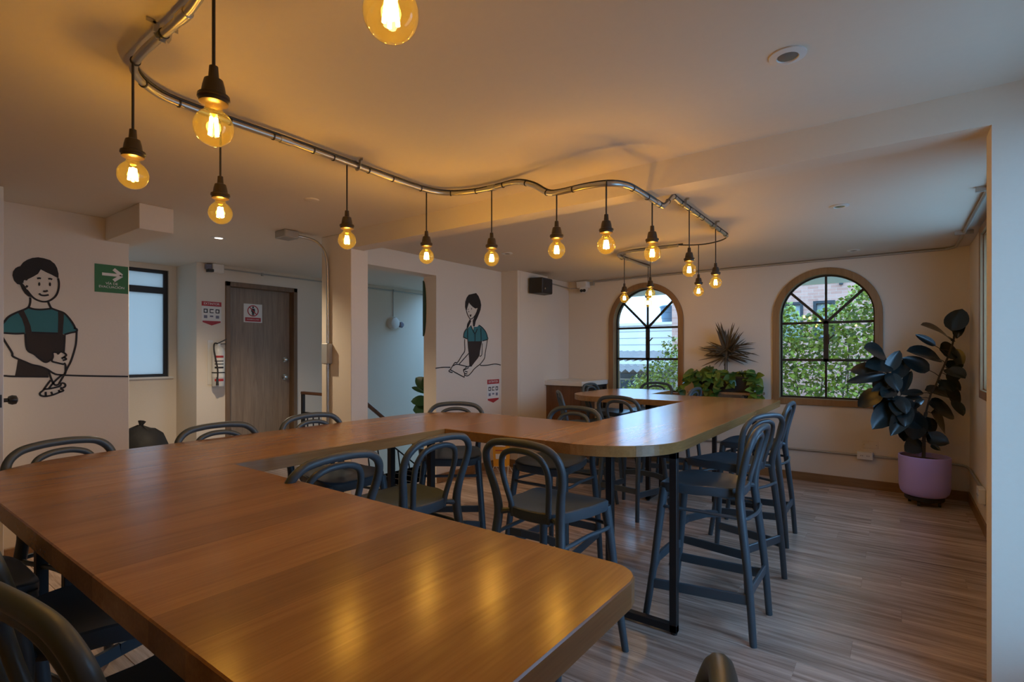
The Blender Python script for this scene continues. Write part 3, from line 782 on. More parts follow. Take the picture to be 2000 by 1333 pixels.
# ------------------------------------------------------------------ ceiling conduit following the table
ZH = 2.462
ZL = 2.318
cond = thing('ceiling_conduit', 'galvanised steel conduit snaking across the ceiling above the table', 'conduit', (-2.3, 1.5, ZH))
main = [(-0.30, 0.585, ZH), (-0.70, 0.594, ZH), (-1.10, 0.605, ZH), (-1.41, 0.625, ZH), (-1.58, 0.662, ZH), (-1.75, 0.675, ZH), (-2.05, 0.675, ZH), (-2.20, 0.70, ZH), (-2.31, 0.80, ZH), (-2.345, 0.95, ZH), (-2.345, 1.4, ZH), (-2.36, 1.95, ZH), (-2.36, 2.25, ZH), (-2.30, 2.41, ZH), (-2.15, 2.485, ZH), (-1.98, 2.50, ZH), (-1.82, 2.50, ZH),
        (-1.68, 2.475, ZH - 0.05), (-1.56, 2.44, ZL + 0.02), (-1.47, 2.42, ZL), (-1.32, 2.415, ZL), (-1.20, 2.44, ZL), (-1.135, 2.52, ZL), (-1.12, 2.66, ZL), (-1.12, 2.97, ZL), (-1.125, 3.05, ZL + 0.012), (-1.14, 3.17, ZL + 0.07), (-1.155, 3.29, ZH - 0.012), (-1.165, 3.37, ZH), (-1.172, 3.50, ZH), (-1.175, 4.0, ZH), (-1.178, 4.55, ZH), (-1.185, 4.74, ZH)]
MB().tube(smooth_path(main, 5), 0.0135, 12).build('conduit_run', M_GALV, cond, smooth=True)
MB().tube(smooth_path([(-1.66, 4.885, ZH), (-1.9, 4.88, ZH), (-2.15, 4.885, ZH), (-2.27, 4.92, ZH), (-2.33, 5.02, ZH), (-2.35, 5.2, ZH), (-2.345, 5.6, ZH), (-2.34, 5.9, ZH)], 5), 0.0135, 12).build('conduit_run', M_GALV, cond, smooth=True)
# flexible cable bundle tied along the pipe
cab = [(p[0] + 0.004, p[1] + 0.008, p[2] + 0.017) for p in main] + [(-1.24, 4.85, ZH), (-1.38, 4.905, ZH - 0.01), (-1.52, 4.91, ZH - 0.006), (-1.66, 4.90, ZH + 0.01)]
MB().tube(smooth_path(cab, 4), 0.006, 6).build('cable', M_BLACK, cond, smooth=True)
MB().tube(smooth_path([(-1.62, 4.9, ZH + 0.015), (-1.9, 4.895, ZH + 0.016), (-2.15, 4.9, ZH + 0.016), (-2.32, 5.05, ZH + 0.016), (-2.34, 5.4, ZH + 0.016), (-2.33, 5.86, ZH + 0.016)], 4), 0.006, 6).build('cable', M_BLACK, cond, smooth=True)
def ring_at(p, d, r, w, mat, name):
    d = Vector(d).normalized()
    p = Vector(p)
    MB().tube([p - d * w / 2, p - d * w * 0.49, p + d * w * 0.49, p + d * w / 2], [r * 0.9, r, r, r * 0.9], 12).build(name, mat, cond, smooth=True)
sm = smooth_path(main, 5)
acc = 0
nxt = 0.12
for i in range(len(sm) - 1):
    seg_d = sm[i + 1] - sm[i]
    acc += seg_d.length
    if acc > nxt:
        ring_at(sm[i], seg_d, 0.0165, 0.007, M_BLACK, 'cable_tie')
        nxt += 0.19
for p, d in [((-1.72, 0.674, ZH), (1, 0, 0)), ((-2.345, 1.36, ZH), (0, 1, 0)), ((-2.0, 2.50, ZH), (1, 0, 0)), ((-1.12, 2.93, ZL), (0, 1, 0)), ((-1.174, 3.75, ZH), (0, 1, 0)), ((-2.349, 5.3, ZH), (0, 1, 0))]:
    ring_at(p, d, 0.0175, 0.055, M_GALV, 'coupling')
for p, ax in [((-1.88, 0.675, ZH), 1), ((-2.352, 1.78, ZH), 0), ((-1.174, 3.55, ZH), 0), ((-1.176, 4.3, ZH), 0), ((-2.35, 5.15, ZH), 0)]:
    s_ = MB()
    t = Vector((0, 1, 0)) if ax == 1 else Vector((1, 0, 0))
    P = Vector(p)
    arcp = [P + t * (0.045 * k) + Vector((0, 0, ZC - 0.003 - p[2])) for k in (-1,)]
    pts = [P - t * 0.045 + Vector((0, 0, ZC - 0.004 - p[2])), P - t * 0.018 + Vector((0, 0, ZC - 0.004 - p[2])), P - t * 0.017 + Vector((0, 0, 0.0)), P - t * 0.010 - Vector((0, 0, 0.0145)), P + t * 0.010 - Vector((0, 0, 0.0145)), P + t * 0.017, P + t * 0.018 + Vector((0, 0, ZC - 0.004 - p[2])), P + t * 0.045 + Vector((0, 0, ZC - 0.004 - p[2]))]
    for a, b in zip(pts[:-1], pts[1:]):
        s_.bar(a, b, 0.018, 0.003, (0, 1, 0) if ax == 0 else (1, 0, 0))
    s_.build('strap', M_GALV, cond)

# ------------------------------------------------------------------ pendant bulbs
BZ = 2.03
def make_pendant():
    root = bpy.data.objects.new('pendant_light', None)
    COL.objects.link(root)
    root.empty_display_size = 0.04
    so = MB().lathe([(0.008, 0.158), (0.0105, 0.157), (0.0125, 0.128), (0.013, 0.126), (0.022, 0.122), (0.026, 0.106), (0.029, 0.086), (0.037, 0.082), (0.038, 0.074), (0.034, 0.070), (0.034, 0.062), (0.027, 0.058), (0.0, 0.058)], (0, 0, 0), 24)
    so.build('socket', M_SOCKET, root, smooth=True, local=True)
    prof = [(0.0001, -0.0475)]
    for k in range(1, 15):
        a = -PI / 2 + (PI * 0.80) * k / 14
        prof.append((0.0475 * math.cos(a), 0.0475 * math.sin(a)))
    prof += [(0.0232, 0.0425), (0.0205, 0.0475), (0.0195, 0.0530), (0.0195, 0.0600)]
    bu = MB()
    bu.lathe(prof, (0, 0, 0), 28)
    bu.f = [f for f in bu.f if len(f) == 4]
    b = bu.build('bulb', M_BULB, root, smooth=True, local=True)
    fi = MB()
    for k in range(4):
        a = PI / 4 + PI / 2 * k
        ca, sa = math.cos(a), math.sin(a)
        fi.tube([(0.007 * ca, 0.007 * sa, 0.024), (0.012 * ca, 0.012 * sa, -0.018)], 0.0042, 6)
    fi.build('filament', M_FIL, b, local=True)
    MB().lathe([(0.012, 0.044), (0.006, 0.036), (0.0035, 0.030), (0.003, 0.024), (0.0, 0.024)], (0, 0, 0), 10).build('filament_stem', M_BULB, b, smooth=True, local=True)
    return root
PEND = [
    (-0.695, 0.594, ZH, 'amber pendant bulb cut off by the top edge of the photo'),
    (-1.414, 0.624, ZH, 'largest fully visible amber pendant bulb, second from the near end'),
    (-2.122, 0.672, ZH, 'amber pendant bulb at the first conduit corner above the bun mural'),
    (-2.34, 1.06, ZH, 'amber pendant bulb hanging behind the largest bulb, above the lit downlight'),
    (-2.352, 1.71, ZH, 'amber pendant bulb in front of the square column'),
    (-2.36, 2.30, ZH, 'amber pendant bulb in front of the stair doorway'),
    (-2.0, 2.50, ZH, 'amber pendant bulb right above the long haired woman mural'),
    (-1.485, 2.42, ZL, 'amber pendant bulb above the black loudspeaker'),
    (-1.20, 2.44, ZL, 'amber pendant bulb above the security camera corner'),
    (-1.12, 2.86, ZL, 'amber pendant bulb just after the conduit dips under the beam'),
    (-1.175, 3.69, ZH, 'amber pendant bulb, first on the far side of the beam'),
    (-1.475, 4.90, ZH, 'lower amber pendant bulb hung from the loose cable gap'),
    (-1.177, 4.36, ZH, 'amber pendant bulb, rightmost of all'),
    (-2.318, 5.14, ZH, 'small amber pendant bulb left of the left arched window top'),
    (-1.93, 4.88, ZH, 'upper of two amber pendant bulbs lined up in the left arched window'),
    (-2.32, 5.80, ZH, 'lower and farthest amber pendant bulb in the left arched window'),
]
BULB_Z = [2.03, 2.03, 2.064, 2.052, 2.049, 2.053, 2.03, 2.008, 2.004, 2.016, 2.033, 2.02, 2.018, 2.028, 2.03, 2.03]
pp = make_pendant()
pend_roots = [pp] + [copy_tree(pp) for _ in PEND[1:]]
for i, (x, y, zt, lab) in enumerate(PEND):
    o = pend_roots[i]
    BZ = BULB_Z[i]
    o.location = (x, y, BZ)
    o.rotation_euler = (0, 0, 0.3 + i * 0.9)
    tag(o, lab, 'pendant light', 'amber globe pendant bulbs')
    c = MB().tube([(0, 0, 0.153), (0, 0, zt - BZ - 0.010)], 0.0042, 8)
    c.build('cord', M_BLACK, o, local=True)
    ld = bpy.data.lights.new('bulb_light', 'POINT')
    ld.energy = BULB_POWER
    ld.color = BULB_COLOR
    ld.shadow_soft_size = 0.018
    lo = bpy.data.objects.new('bulb_light', ld)
    COL.objects.link(lo)
    lo.parent = o

# ------------------------------------------------------------------ murals painted on the walls
def fill(name, pts, x, mat, parent):
    m = MB()
    tri = tessellate_polygon([[Vector((p[0], p[1], 0)) for p in pts]])
    m.add([(x, p[0], p[1]) for p in pts], [tuple(t) for t in tri])
    return m.build(name, mat, parent)
def stroke(name, pts, x, w, mat, parent):
    P = smooth_path([(x, p[0], p[1]) for p in pts], 4) if len(pts) > 2 else [Vector((x, p[0], p[1])) for p in pts]
    vs_, fs = [], []
    n = len(P)
    for i in range(n):
        t = (P[min(i + 1, n - 1)] - P[max(i - 1, 0)])
        t = t.normalized() if t.length > 1e-6 else Vector((0, 1, 0))
        s_ = Vector((0, -t.z, t.y)) * (w / 2)
        vs_ += [P[i] + s_, P[i] - s_]
    for i in range(n - 1):
        fs.append((2 * i, 2 * i + 1, 2 * i + 3, 2 * i + 2))
    m = MB()
    m.add(vs_, fs)
    return m
def mural(data, x, label, w, fills, base):
    t = thing('wall_mural_painting', label, 'mural', base)
    for nm, k, mat, dx in fills:
        fill(nm, data[k], x + dx, mat, t)
    allm = MB()
    for l in data['lines']:
        q = stroke('s', l, x + 0.0035, w, M_INK, t)
        allm.add(q.v, q.f)
    allm.build('outline', M_INK, t)
    for e in data['eyes']:
        fill('eye', e, x + 0.0038, M_INK, t)
mural(MURAL_A, -4.95, 'painted woman with a hair bun, teal shirt and dark apron', 0.0125,
      [('hair', 'hair', M_INK, 0.003), ('shirt', 'shirt', M_TEAL, 0.001), ('apron', 'apron', M_APRON, 0.002), ('apron_skirt', 'lower', M_APRON, 0.002), ('apron_strap', 'strapl', M_APRON, 0.0025), ('apron_strap', 'strapr', M_APRON, 0.0025)], (-4.95, 0.85, 1.2))
mural(MURAL_B, -4.12, 'painted long haired woman in teal shirt and apron holding a sheet', 0.0115,
      [('hair', 'hair', M_INK, 0.003), ('hair_lock', 'lock', M_INK, 0.003), ('shirt', 'shirt', M_TEAL, 0.001), ('apron', 'apron', M_APRON, 0.002)], (-4.12, 4.7, 1.2))

# ------------------------------------------------------------------ signs
def text_mesh(name, body, size, loc, rot, mat, parent, extrude=0.0005, align='CENTER', space=1.0):
    cu = bpy.data.curves.new(name, 'FONT')
    cu.body = body
    cu.size = size
    cu.align_x = align
    cu.align_y = 'CENTER'
    cu.extrude = extrude
    cu.space_character = space
    ob = bpy.data.objects.new('tmp', cu)
    COL.objects.link(ob)
    dg = bpy.context.evaluated_depsgraph_get()
    me = bpy.data.meshes.new_from_object(ob.evaluated_get(dg))
    bpy.data.objects.remove(ob)
    me.materials.clear()
    me.materials.append(mat)
    o = bpy.data.objects.new(name, me)
    COL.objects.link(o)
    o.parent = parent
    o.location = Vector(loc) - root_offset(parent)
    o.rotation_euler = rot
    return o
RX = (PI / 2, 0, PI / 2)       # lettering read on a wall that faces +x

def wall_panel(name, x, y0, y1, z0, z1, th, mat, parent):
    return MB().box((x, y0, z0), (x + th, y1, z1)).build(name, mat, parent)

sg = thing('evacuation_sign', 'green evacuation route sign with a white arrow on the left wall', 'sign', (-4.95, 1.43, 2.05))
YA, YB = 1.318, 1.534
wall_panel('board', -4.95, YA, YB, 1.922, 2.138, 0.004, M_GREEN, sg)
yc = (YA + YB) / 2
ar = MB()
ar.box((-4.9475, yc - 0.062, 2.052), (-4.945, yc + 0.05, 2.074))
for s_ in (-1, 1):
    ar.bar((-4.9462, yc + 0.066, 2.063), (-4.9462, yc + 0.012, 2.063 + s_ * 0.045), 0.0025, 0.024, (0, 0, 1))
ar.build('arrow', M_PRINTW, sg)
text_mesh('lettering', 'VÍA DE', 0.026, (-4.945, yc, 1.992), RX, M_PRINTW, sg)
text_mesh('lettering', 'EVACUACIÓN', 0.026, (-4.945, yc, 1.965), RX, M_PRINTW, sg)

def notice(label, x, y0, y1, z0, z1, rows, base):
    t = thing('safety_notice', label, 'notice', base, group='red and white safety notices')
    w, h = y1 - y0, z1 - z0
    wall_panel('sheet', x, y0, y1, z0 + h * 0.13, z1, 0.002, M_PRINTW, t)
    wall_panel('red_header', x + 0.002, y0, y1, z1 - h * 0.19, z1, 0.001, M_PRINTR, t)
    text_mesh('lettering', rows, h * 0.13, (x + 0.0035, (y0 + y1) / 2, z1 - h * 0.095), RX, M_PRINTW, t)
    for k in range(3):
        ym = y0 + w * (0.2 + 0.3 * k)
        ic = MB()
        ic.box((x + 0.002, ym - w * 0.10, z0 + h * 0.52), (x + 0.003, ym + w * 0.10, z0 + h * 0.555))
        ic.box((x + 0.002, ym - w * 0.10, z0 + h * 0.52), (x + 0.003, ym - w * 0.06, z0 + h * 0.68))
        ic.box((x + 0.002, ym - w * 0.10, z0 + h * 0.65), (x + 0.003, ym + w * 0.10, z0 + h * 0.69))
        if k != 1:
            ic.box((x + 0.002, ym + w * 0.05, z0 + h * 0.55), (x + 0.003, ym + w * 0.10, z0 + h * 0.66))
        ic.build('pictogram', M_PRINTK, t)
        MB().box((x + 0.002, ym - w * 0.09, z0 + h * (0.30 + 0.05 * (k % 2))), (x + 0.003, ym + w * 0.08, z0 + h * 0.42)).build('picture', M_PRINTB, t)
    ch = MB().prism([[(y0 + w * 0.04, z0 + h * 0.13), (y0 + w * 0.5, z0), (y1 - w * 0.04, z0 + h * 0.13), (y1 - w * 0.04, z0 + h * 0.19), (y0 + w * 0.04, z0 + h * 0.19)]], x + 0.002, x + 0.003, WX)
    ch.build('red_chevron', M_PRINTR, t)
notice('white and red instruction notice left of the wooden door above the extinguisher', -6.5, 2.735, 2.955, 1.775, 2.055, 'EXTINTOR', (-6.5, 2.85, 1.8))
notice('small white and red notice low on the wall below the painted counter line', -4.12, 5.06, 5.30, 0.82, 1.115, 'EXTINTOR', (-4.12, 5.18, 0.82))

ps = thing('prohibition_sign', 'square white sign with a barred person and red band on the wooden door', 'sign', (-6.585, 3.4, 1.9))
wall_panel('sheet', -6.585, 3.262, 3.498, 1.838, 2.072, 0.002, M_PRINTW, ps)
wall_panel('red_band', -6.583, 3.280, 3.480, 1.850, 1.900, 0.001, M_PRINTR, ps)
text_mesh('lettering', 'PROHIBIDO EL PASO', 0.017, (-6.5818, 3.38, 1.875), RX, M_PRINTW, ps)
yc, zc = 3.38, 1.985
ring = MB().prism([[(yc + 0.072 * math.cos(a), zc + 0.072 * math.sin(a)) for a in [2 * PI * k / 28 for k in range(28)]], [(yc + 0.060 * math.cos(a), zc + 0.060 * math.sin(a)) for a in [-2 * PI * k / 28 for k in range(28)]]], -6.583, -6.582, WX)
ring.bar((-6.5824, yc - 0.045, zc + 0.045), (-6.5824, yc + 0.045, zc - 0.045), 0.001, 0.012, (0, 0, 1))
ring.build('red_circle', M_PRINTR, ps)
pe = MB().prism([[(yc + 0.012 * math.cos(a), zc + 0.046 + 0.012 * math.sin(a)) for a in [2 * PI * k / 12 for k in range(12)]]], -6.583, -6.5823, WX)
pe.prism([[(yc - 0.026, zc - 0.012), (yc - 0.016, zc - 0.012), (yc - 0.014, zc - 0.058), (yc - 0.002, zc - 0.058), (yc, zc - 0.022), (yc + 0.002, zc - 0.058), (yc + 0.014, zc - 0.058), (yc + 0.016, zc - 0.012), (yc + 0.026, zc - 0.012), (yc + 0.022, zc + 0.030), (yc - 0.022, zc + 0.030)]], -6.583, -6.5823, WX)
pe.build('figure', M_PRINTK, ps)

# ------------------------------------------------------------------ fire extinguisher
ex = thing('fire_extinguisher', 'white fire extinguisher with black hose hung left of the wooden door', 'extinguisher', (-6.42, 2.885, 1.06))
ec = (-6.42, 2.885, 1.06)
MB().lathe([(0.0, 0.0), (0.060, 0.0), (0.066, 0.012), (0.066, 0.40), (0.058, 0.44), (0.03, 0.47), (0.022, 0.475), (0.022, 0.50), (0.0, 0.50)], ec, 24).build('cylinder', M_REDEXT, ex, smooth=True)
MB().box((-6.5, 2.80, 1.08), (-6.494, 2.86, 1.60)).build('backplate', M_WHITE, ex)
lb = MB().lathe([(0.0666, 0.11), (0.0668, 0.11), (0.0668, 0.37), (0.0666, 0.37)], ec, 24)
lb.build('label_sleeve', M_PRINTW, ex, smooth=True)
for z, h_, mt in ((0.335, 0.025, M_PRINTR), (0.29, 0.012, M_PRINTK), (0.255, 0.012, M_PRINTK), (0.21, 0.02, M_PRINTK), (0.06, 0.03, M_PRINTR)):
    pts = [(ec[0] + 0.0674 * math.cos(a), ec[1] + 0.0674 * math.sin(a)) for a in [-1.0 + 1.5 * k / 8 for k in range(9)]]
    mm = MB()
    mm.add([(p[0], p[1], ec[2] + z) for p in pts] + [(p[0], p[1], ec[2] + z + h_) for p in pts], [(k, k + 1, k + 10, k + 9) for k in range(8)])
    mm.build('printed_band', mt, ex)
MB().lathe([(0.068, 0.155), (0.069, 0.155), (0.069, 0.168), (0.068, 0.168)], ec, 24).build('strap', M_BLACK, ex)
MB().bar((-6.42, 2.885, 1.565), (-6.40, 2.97, 1.615), 0.02, 0.012).bar((-6.42, 2.885, 1.555), (-6.40, 2.96, 1.56), 0.016, 0.01).build('lever', M_BLACK, ex, bevel=0.002)
MB().tube(smooth_path([(-6.41, 2.875, 1.56), (-6.39, 2.83, 1.56), (-6.365, 2.812, 1.50), (-6.35, 2.825, 1.38), (-6.345, 2.845, 1.25), (-6.348, 2.842, 1.12)], 5), 0.0085, 8).build('hose', M_BLACK, ex, smooth=True)
MB().tube([(-6.348, 2.842, 1.17), (-6.348, 2.842, 1.075)], [0.010, 0.016], 10).build('nozzle', M_BLACK, ex, smooth=True)

# hall emergency unit, wall lamp, conduits
em = thing('emergency_unit', 'white emergency lamp box with dark lens high beside the hall corner', 'emergency lamp', (-6.5, 2.85, 2.40))
MB().box((-6.5, 2.825, 2.395), (-6.42, 2.955, 2.498)).build('housing', M_WHITE, em, bevel=0.006)
MB().box((-6.5, 2.765, 2.43), (-6.44, 2.825, 2.49)).build('side_box', M_PRINTB, em, bevel=0.004)
MB().box((-6.47, 2.77, 2.395), (-6.41, 2.835, 2.428)).build('lens', M_BLACK, em, bevel=0.004)
hc = thing('wall_conduit', 'thin grey conduit along the top of the hall wall', 'conduit', (-6.49, 3, 2.45))
MB().tube([(-6.488, 2.96, 2.455), (-6.488, 6.6, 2.44)], 0.009, 8).build('pipe', M_GALVD, hc, smooth=True)
MB().tube([(-6.488, 5.59, 2.44), (-6.488, 5.59, 2.03)], 0.006, 8).build('drop_pipe', M_GALVD, hc, smooth=True)
MB().tube([(-4.40, 3.0, 2.49), (-4.40, 4.6, 2.47)], 0.009, 8).build('pipe', M_GALVD, hc, smooth=True)
for y in (3.45, 5.6):
    MB().box((-6.5, y - 0.012, 2.43), (-6.476, y + 0.012, 2.466)).build('clip', M_GALVD, hc)
wl = thing('wall_lamp', 'small white twin head emergency lamp on the stairwell wall', 'wall lamp', (-6.5, 5.59, 1.92))
MB().tube([(-6.5, 5.58, 1.925), (-6.46, 5.58, 1.925), (-6.42, 5.58, 1.925), (-6.405, 5.58, 1.925)], [0.10, 0.105, 0.085, 0.05], 24).build('body', M_WHITE, wl, smooth=True)
MB().tube([(-6.47, 5.70, 1.905), (-6.43, 5.72, 1.905), (-6.41, 5.725, 1.905)], [0.04, 0.05, 0.03], 16).build('spot_head', M_PRINTB, wl, smooth=True)

# ------------------------------------------------------------------ column conduit, switch and junction boxes
cc_ = thing('column_conduit', 'bent steel conduit with switch box running down the square column', 'conduit', (-4.09, 2.78, 0))
MB().tube(smooth_path([(-4.21, 2.52, 2.468), (-4.19, 2.60, 2.466), (-4.15, 2.69, 2.44), (-4.115, 2.745, 2.37), (-4.10, 2.768, 2.27), (-4.095, 2.774, 2.05), (-4.095, 2.774, 1.50)], 6), 0.0125, 12).build('pipe', M_GALV, cc_, smooth=True)
MB().tube([(-4.095, 2.774, 1.38), (-4.095, 2.774, 0.03)], 0.0125, 12).build('pipe', M_GALV, cc_, smooth=True)
MB().box((-4.135, 2.735, 1.355), (-4.045, 2.79, 1.535)).build('junction_box', M_GALVD, cc_, bevel=0.005)
MB().box((-4.19, 2.782, 1.36), (-4.137, 2.79, 1.51)).build('switch_plate', M_WHITE, cc_, bevel=0.003)
MB().box((-4.175, 2.776, 1.41), (-4.152, 2.784, 1.46)).build('switch_rocker', M_WHITE, cc_, bevel=0.002)
MB().box((-4.31, 2.40, 2.435), (-4.15, 2.53, 2.499)).build('ceiling_box', M_GALVD, cc_, bevel=0.006)

# ------------------------------------------------------------------ ceiling fittings
M_DIM = plain('spot_lens', (0.30, 0.29, 0.26), 0.2, 0.5)
def downlight(x, y, lit, lab, r=0.06):
    t = thing('downlight', lab, 'downlight', (x, y, ZC), group='recessed ceiling spots')
    MB().lathe([(r * 0.55, -0.004), (r * 0.6, -0.009), (r, -0.005), (r, -0.0005), (r * 0.55, -0.0005)], (x, y, ZC), 28).build('trim_ring', M_WHITE, t, smooth=True)
    MB().lathe([(0.0, -0.0085), (r * 0.3, -0.008), (r * 0.54, -0.006), (r * 0.54, -0.0008), (0, -0.0008)], (x, y, ZC), 24).build('lamp_face', M_LENS if lit else M_DIM, t, smooth=True)
    if lit:
        ld = bpy.data.lights.new('spot_lamp', 'SPOT')
        ld.energy = 95
        ld.color = (1.0, 0.80, 0.56)
        ld.spot_size = 2.4
        ld.spot_blend = 0.6
        ld.shadow_soft_size = 0.03
        lo = bpy.data.objects.new('spot_lamp', ld)
        COL.objects.link(lo)
        lo.parent = t
        lo.location = (0, 0, -0.03)
downlight(-0.31, 2.055, False, 'unlit round ceiling spot at the upper right, largest one')
downlight(-0.33, 4.38, False, 'unlit round ceiling spot beyond the beam above the right window')
downlight(-0.357, 6.35, False, 'farthest tiny unlit ceiling spot near the right corner')
downlight(-4.953, 2.229, True, 'lit round ceiling spot near the hall corner')
downlight(-3.30, 4.38, False, 'tiny unlit ceiling spot over the second mural')
sd = thing('smoke_detector', 'flat round ceiling disc left of the square column', 'smoke detector', (-3.22, 2.056, ZC))
MB().lathe([(0.0, -0.009), (0.035, -0.009), (0.046, -0.006), (0.05, -0.0005), (0.0, -0.0005)], (-3.22, 2.056, ZC), 24).build('body', M_CEIL, sd, smooth=True)

# ------------------------------------------------------------------ far wall fittings
bc = thing('back_wall_conduit', 'grey conduit along the top of the far wall turning onto the ceiling', 'conduit', (0.3, 6.72, 2.48))
MB().tube(smooth_path([(-3.52, 6.733, 2.474), (-2.0, 6.733, 2.482), (-0.5, 6.733, 2.484), (0.30, 6.733, 2.484), (0.40, 6.72, 2.484), (0.455, 6.64, 2.484), (0.462, 6.5, 2.484), (0.462, 5.5, 2.484), (0.462, 4.0, 2.484), (0.462, 2.93, 2.484)], 5), 0.0125, 10).build('pipe', M_GALVD, bc, smooth=True)
for y in (5.9, 4.4):
    MB().box((0.40, y - 0.012, 2.468), (0.525, y + 0.012, 2.4995)).build('strap', M_GALVD, bc)
sc_ = thing('speaker_conduit', 'short conduit between the loudspeaker and the security camera', 'conduit', (-3.9, 6.5, 2.4))
MB().tube([(-3.905, 6.13, 2.43), (-3.91, 6.45, 2.42), (-3.86, 6.68, 2.395), (-3.74, 6.722, 2.40)], 0.009, 8).build('pipe', M_GALVD, sc_, smooth=True)
lc = thing('low_wall_conduit', 'grey conduit running low along the far wall behind the lilac pot', 'conduit', (-0.3, 6.73, 0.35))
MB().tube(smooth_path([(-3.2, 6.735, 0.352), (-1.5, 6.735, 0.352), (-0.345, 6.735, 0.352)], 3), 0.0115, 10).build('pipe', M_GALVD, lc, smooth=True)
MB().tube(smooth_path([(-0.205, 6.735, 0.352), (0.38, 6.735, 0.352), (0.50, 6.72, 0.350), (0.548, 6.64, 0.348), (0.555, 6.4, 0.345), (0.555, 5.72, 0.345)], 5), 0.0115, 10).build('pipe', M_GALVD, lc, smooth=True)
def outlet(label, a, b, axis):
    t = thing('power_outlet', label, 'outlet', ((a[0] + b[0]) / 2, (a[1] + b[1]) / 2, a[2]))
    MB().box(a, b).build('box', M_WHITE, t, bevel=0.004)
    for k in (0.3, 0.7):
        if axis == 'y':
            x = a[0] + (b[0] - a[0]) * k
            z = (a[2] + b[2]) / 2
            for dx in (-0.008, 0.008):
                MB().box((x + dx - 0.002, a[1] - 0.0008, z - 0.007), (x + dx + 0.002, a[1] + 0.001, z + 0.007)).build('slot', M_PRINTK, t)
        else:
            y = a[1] + (b[1] - a[1]) * k
            z = (a[2] + b[2]) / 2
            for dy in (-0.008, 0.008):
                MB().box((a[0] - 0.0008, y + dy - 0.002, z - 0.007), (a[0] + 0.001, y + dy + 0.002, z + 0.007)).build('slot', M_PRINTK, t)
outlet('white double power outlet on the far wall left of the lilac pot', (-0.345, 6.69, 0.315), (-0.205, 6.75, 0.395), 'y')
outlet('white power outlet low on the right wall beside the pier', (0.525, 5.58, 0.24), (0.57, 5.72, 0.36), 'x')
bp_ = thing('blank_plate', 'faint white cover plate on the far wall above the outlet', 'cover plate', (-0.26, 6.75, 0.44))
MB().box((-0.30, 6.745, 0.43), (-0.16, 6.75, 0.51)).build('plate', M_WALL, bp_, bevel=0.002)
for x in (-0.285, -0.175):
    MB().box((x - 0.003, 6.7435, 0.467), (x + 0.003, 6.7455, 0.473)).build('screw', M_PRINTB, bp_)

spk = thing('wall_speaker', 'black box loudspeaker mounted on the pier near the ceiling', 'speaker', (-3.80, 5.82, 2.2))
s_ = MB().prism([[(-3.83, 5.56), (-3.83, 5.92), (-3.66, 5.86), (-3.66, 5.62)]], 2.225, 2.425, lambda u, v, h: (u, v, h))
s_.build('cabinet', M_BLACK, spk, bevel=0.008)
MB().prism([rect(5.63, 2.235, 5.85, 2.415)], -3.662, -3.656, WX).build('grille', M_PRINTK, spk)
MB().prism([[(5.675 + 0.012 * math.cos(a), 2.285 + 0.012 * math.sin(a)) for a in [2 * PI * k / 12 for k in range(12)]]], -3.656, -3.654, WX).build('badge', M_CHROME, spk)
MB().box((-3.86, 5.70, 2.30), (-3.82, 5.78, 2.36)).build('bracket', M_BLACK, spk)
MB().box((-3.86, 5.78, 2.425), (-3.82, 6.0, 2.452)).build('cable_box', M_GALVD, spk)

cm = thing('security_camera', 'white twin lens security camera in the far left corner', 'camera', (-3.62, 6.68, 2.36))
MB().box((-3.73, 6.62, 2.39), (-3.57, 6.75, 2.478)).build('base', M_WHITE, cm, bevel=0.008)
MB().tube([(-3.64, 6.70, 2.41), (-3.64, 6.695, 2.385), (-3.635, 6.665, 2.365), (-3.63, 6.63, 2.355)], [0.045, 0.055, 0.058, 0.048], 18).build('head', M_WHITE, cm, smooth=True)
for dx in (-0.015, 0.03):
    MB().tube([(-3.635 + dx, 6.632, 2.348), (-3.633 + dx, 6.616, 2.344)], [0.022, 0.021], 14).build('lens', M_BLACK, cm, smooth=True)
MB().box((-3.56, 6.715, 2.425), (-3.50, 6.75, 2.475)).build('junction_box', M_GALVD, cm, bevel=0.003)

# ------------------------------------------------------------------ counter
ct = thing('service_counter', 'wooden counter with a thick white top in the far left corner', 'counter', (-3.6, 6.3, 0))
MB().box((-3.93, 5.98, 1.015), (-3.29, 6.75, 1.075)).build('worktop', M_QUARTZ, ct, bevel=0.003)
MB().box((-3.93, 6.02, 0.0), (-3.33, 6.06, 1.015)).build('end_panel', M_CABINET, ct, bevel=0.002)
MB().box((-3.925, 6.065, 0.0), (-3.50, 6.745, 1.0)).build('carcass', M_CABINET, ct)
MB().box((-3.35, 6.70, 0.0), (-3.31, 6.745, 1.015)).build('post', M_STEEL, ct)
MB().box((-3.35, 6.06, 0.975), (-3.315, 6.70, 1.012)).build('rail', M_STEEL, ct)

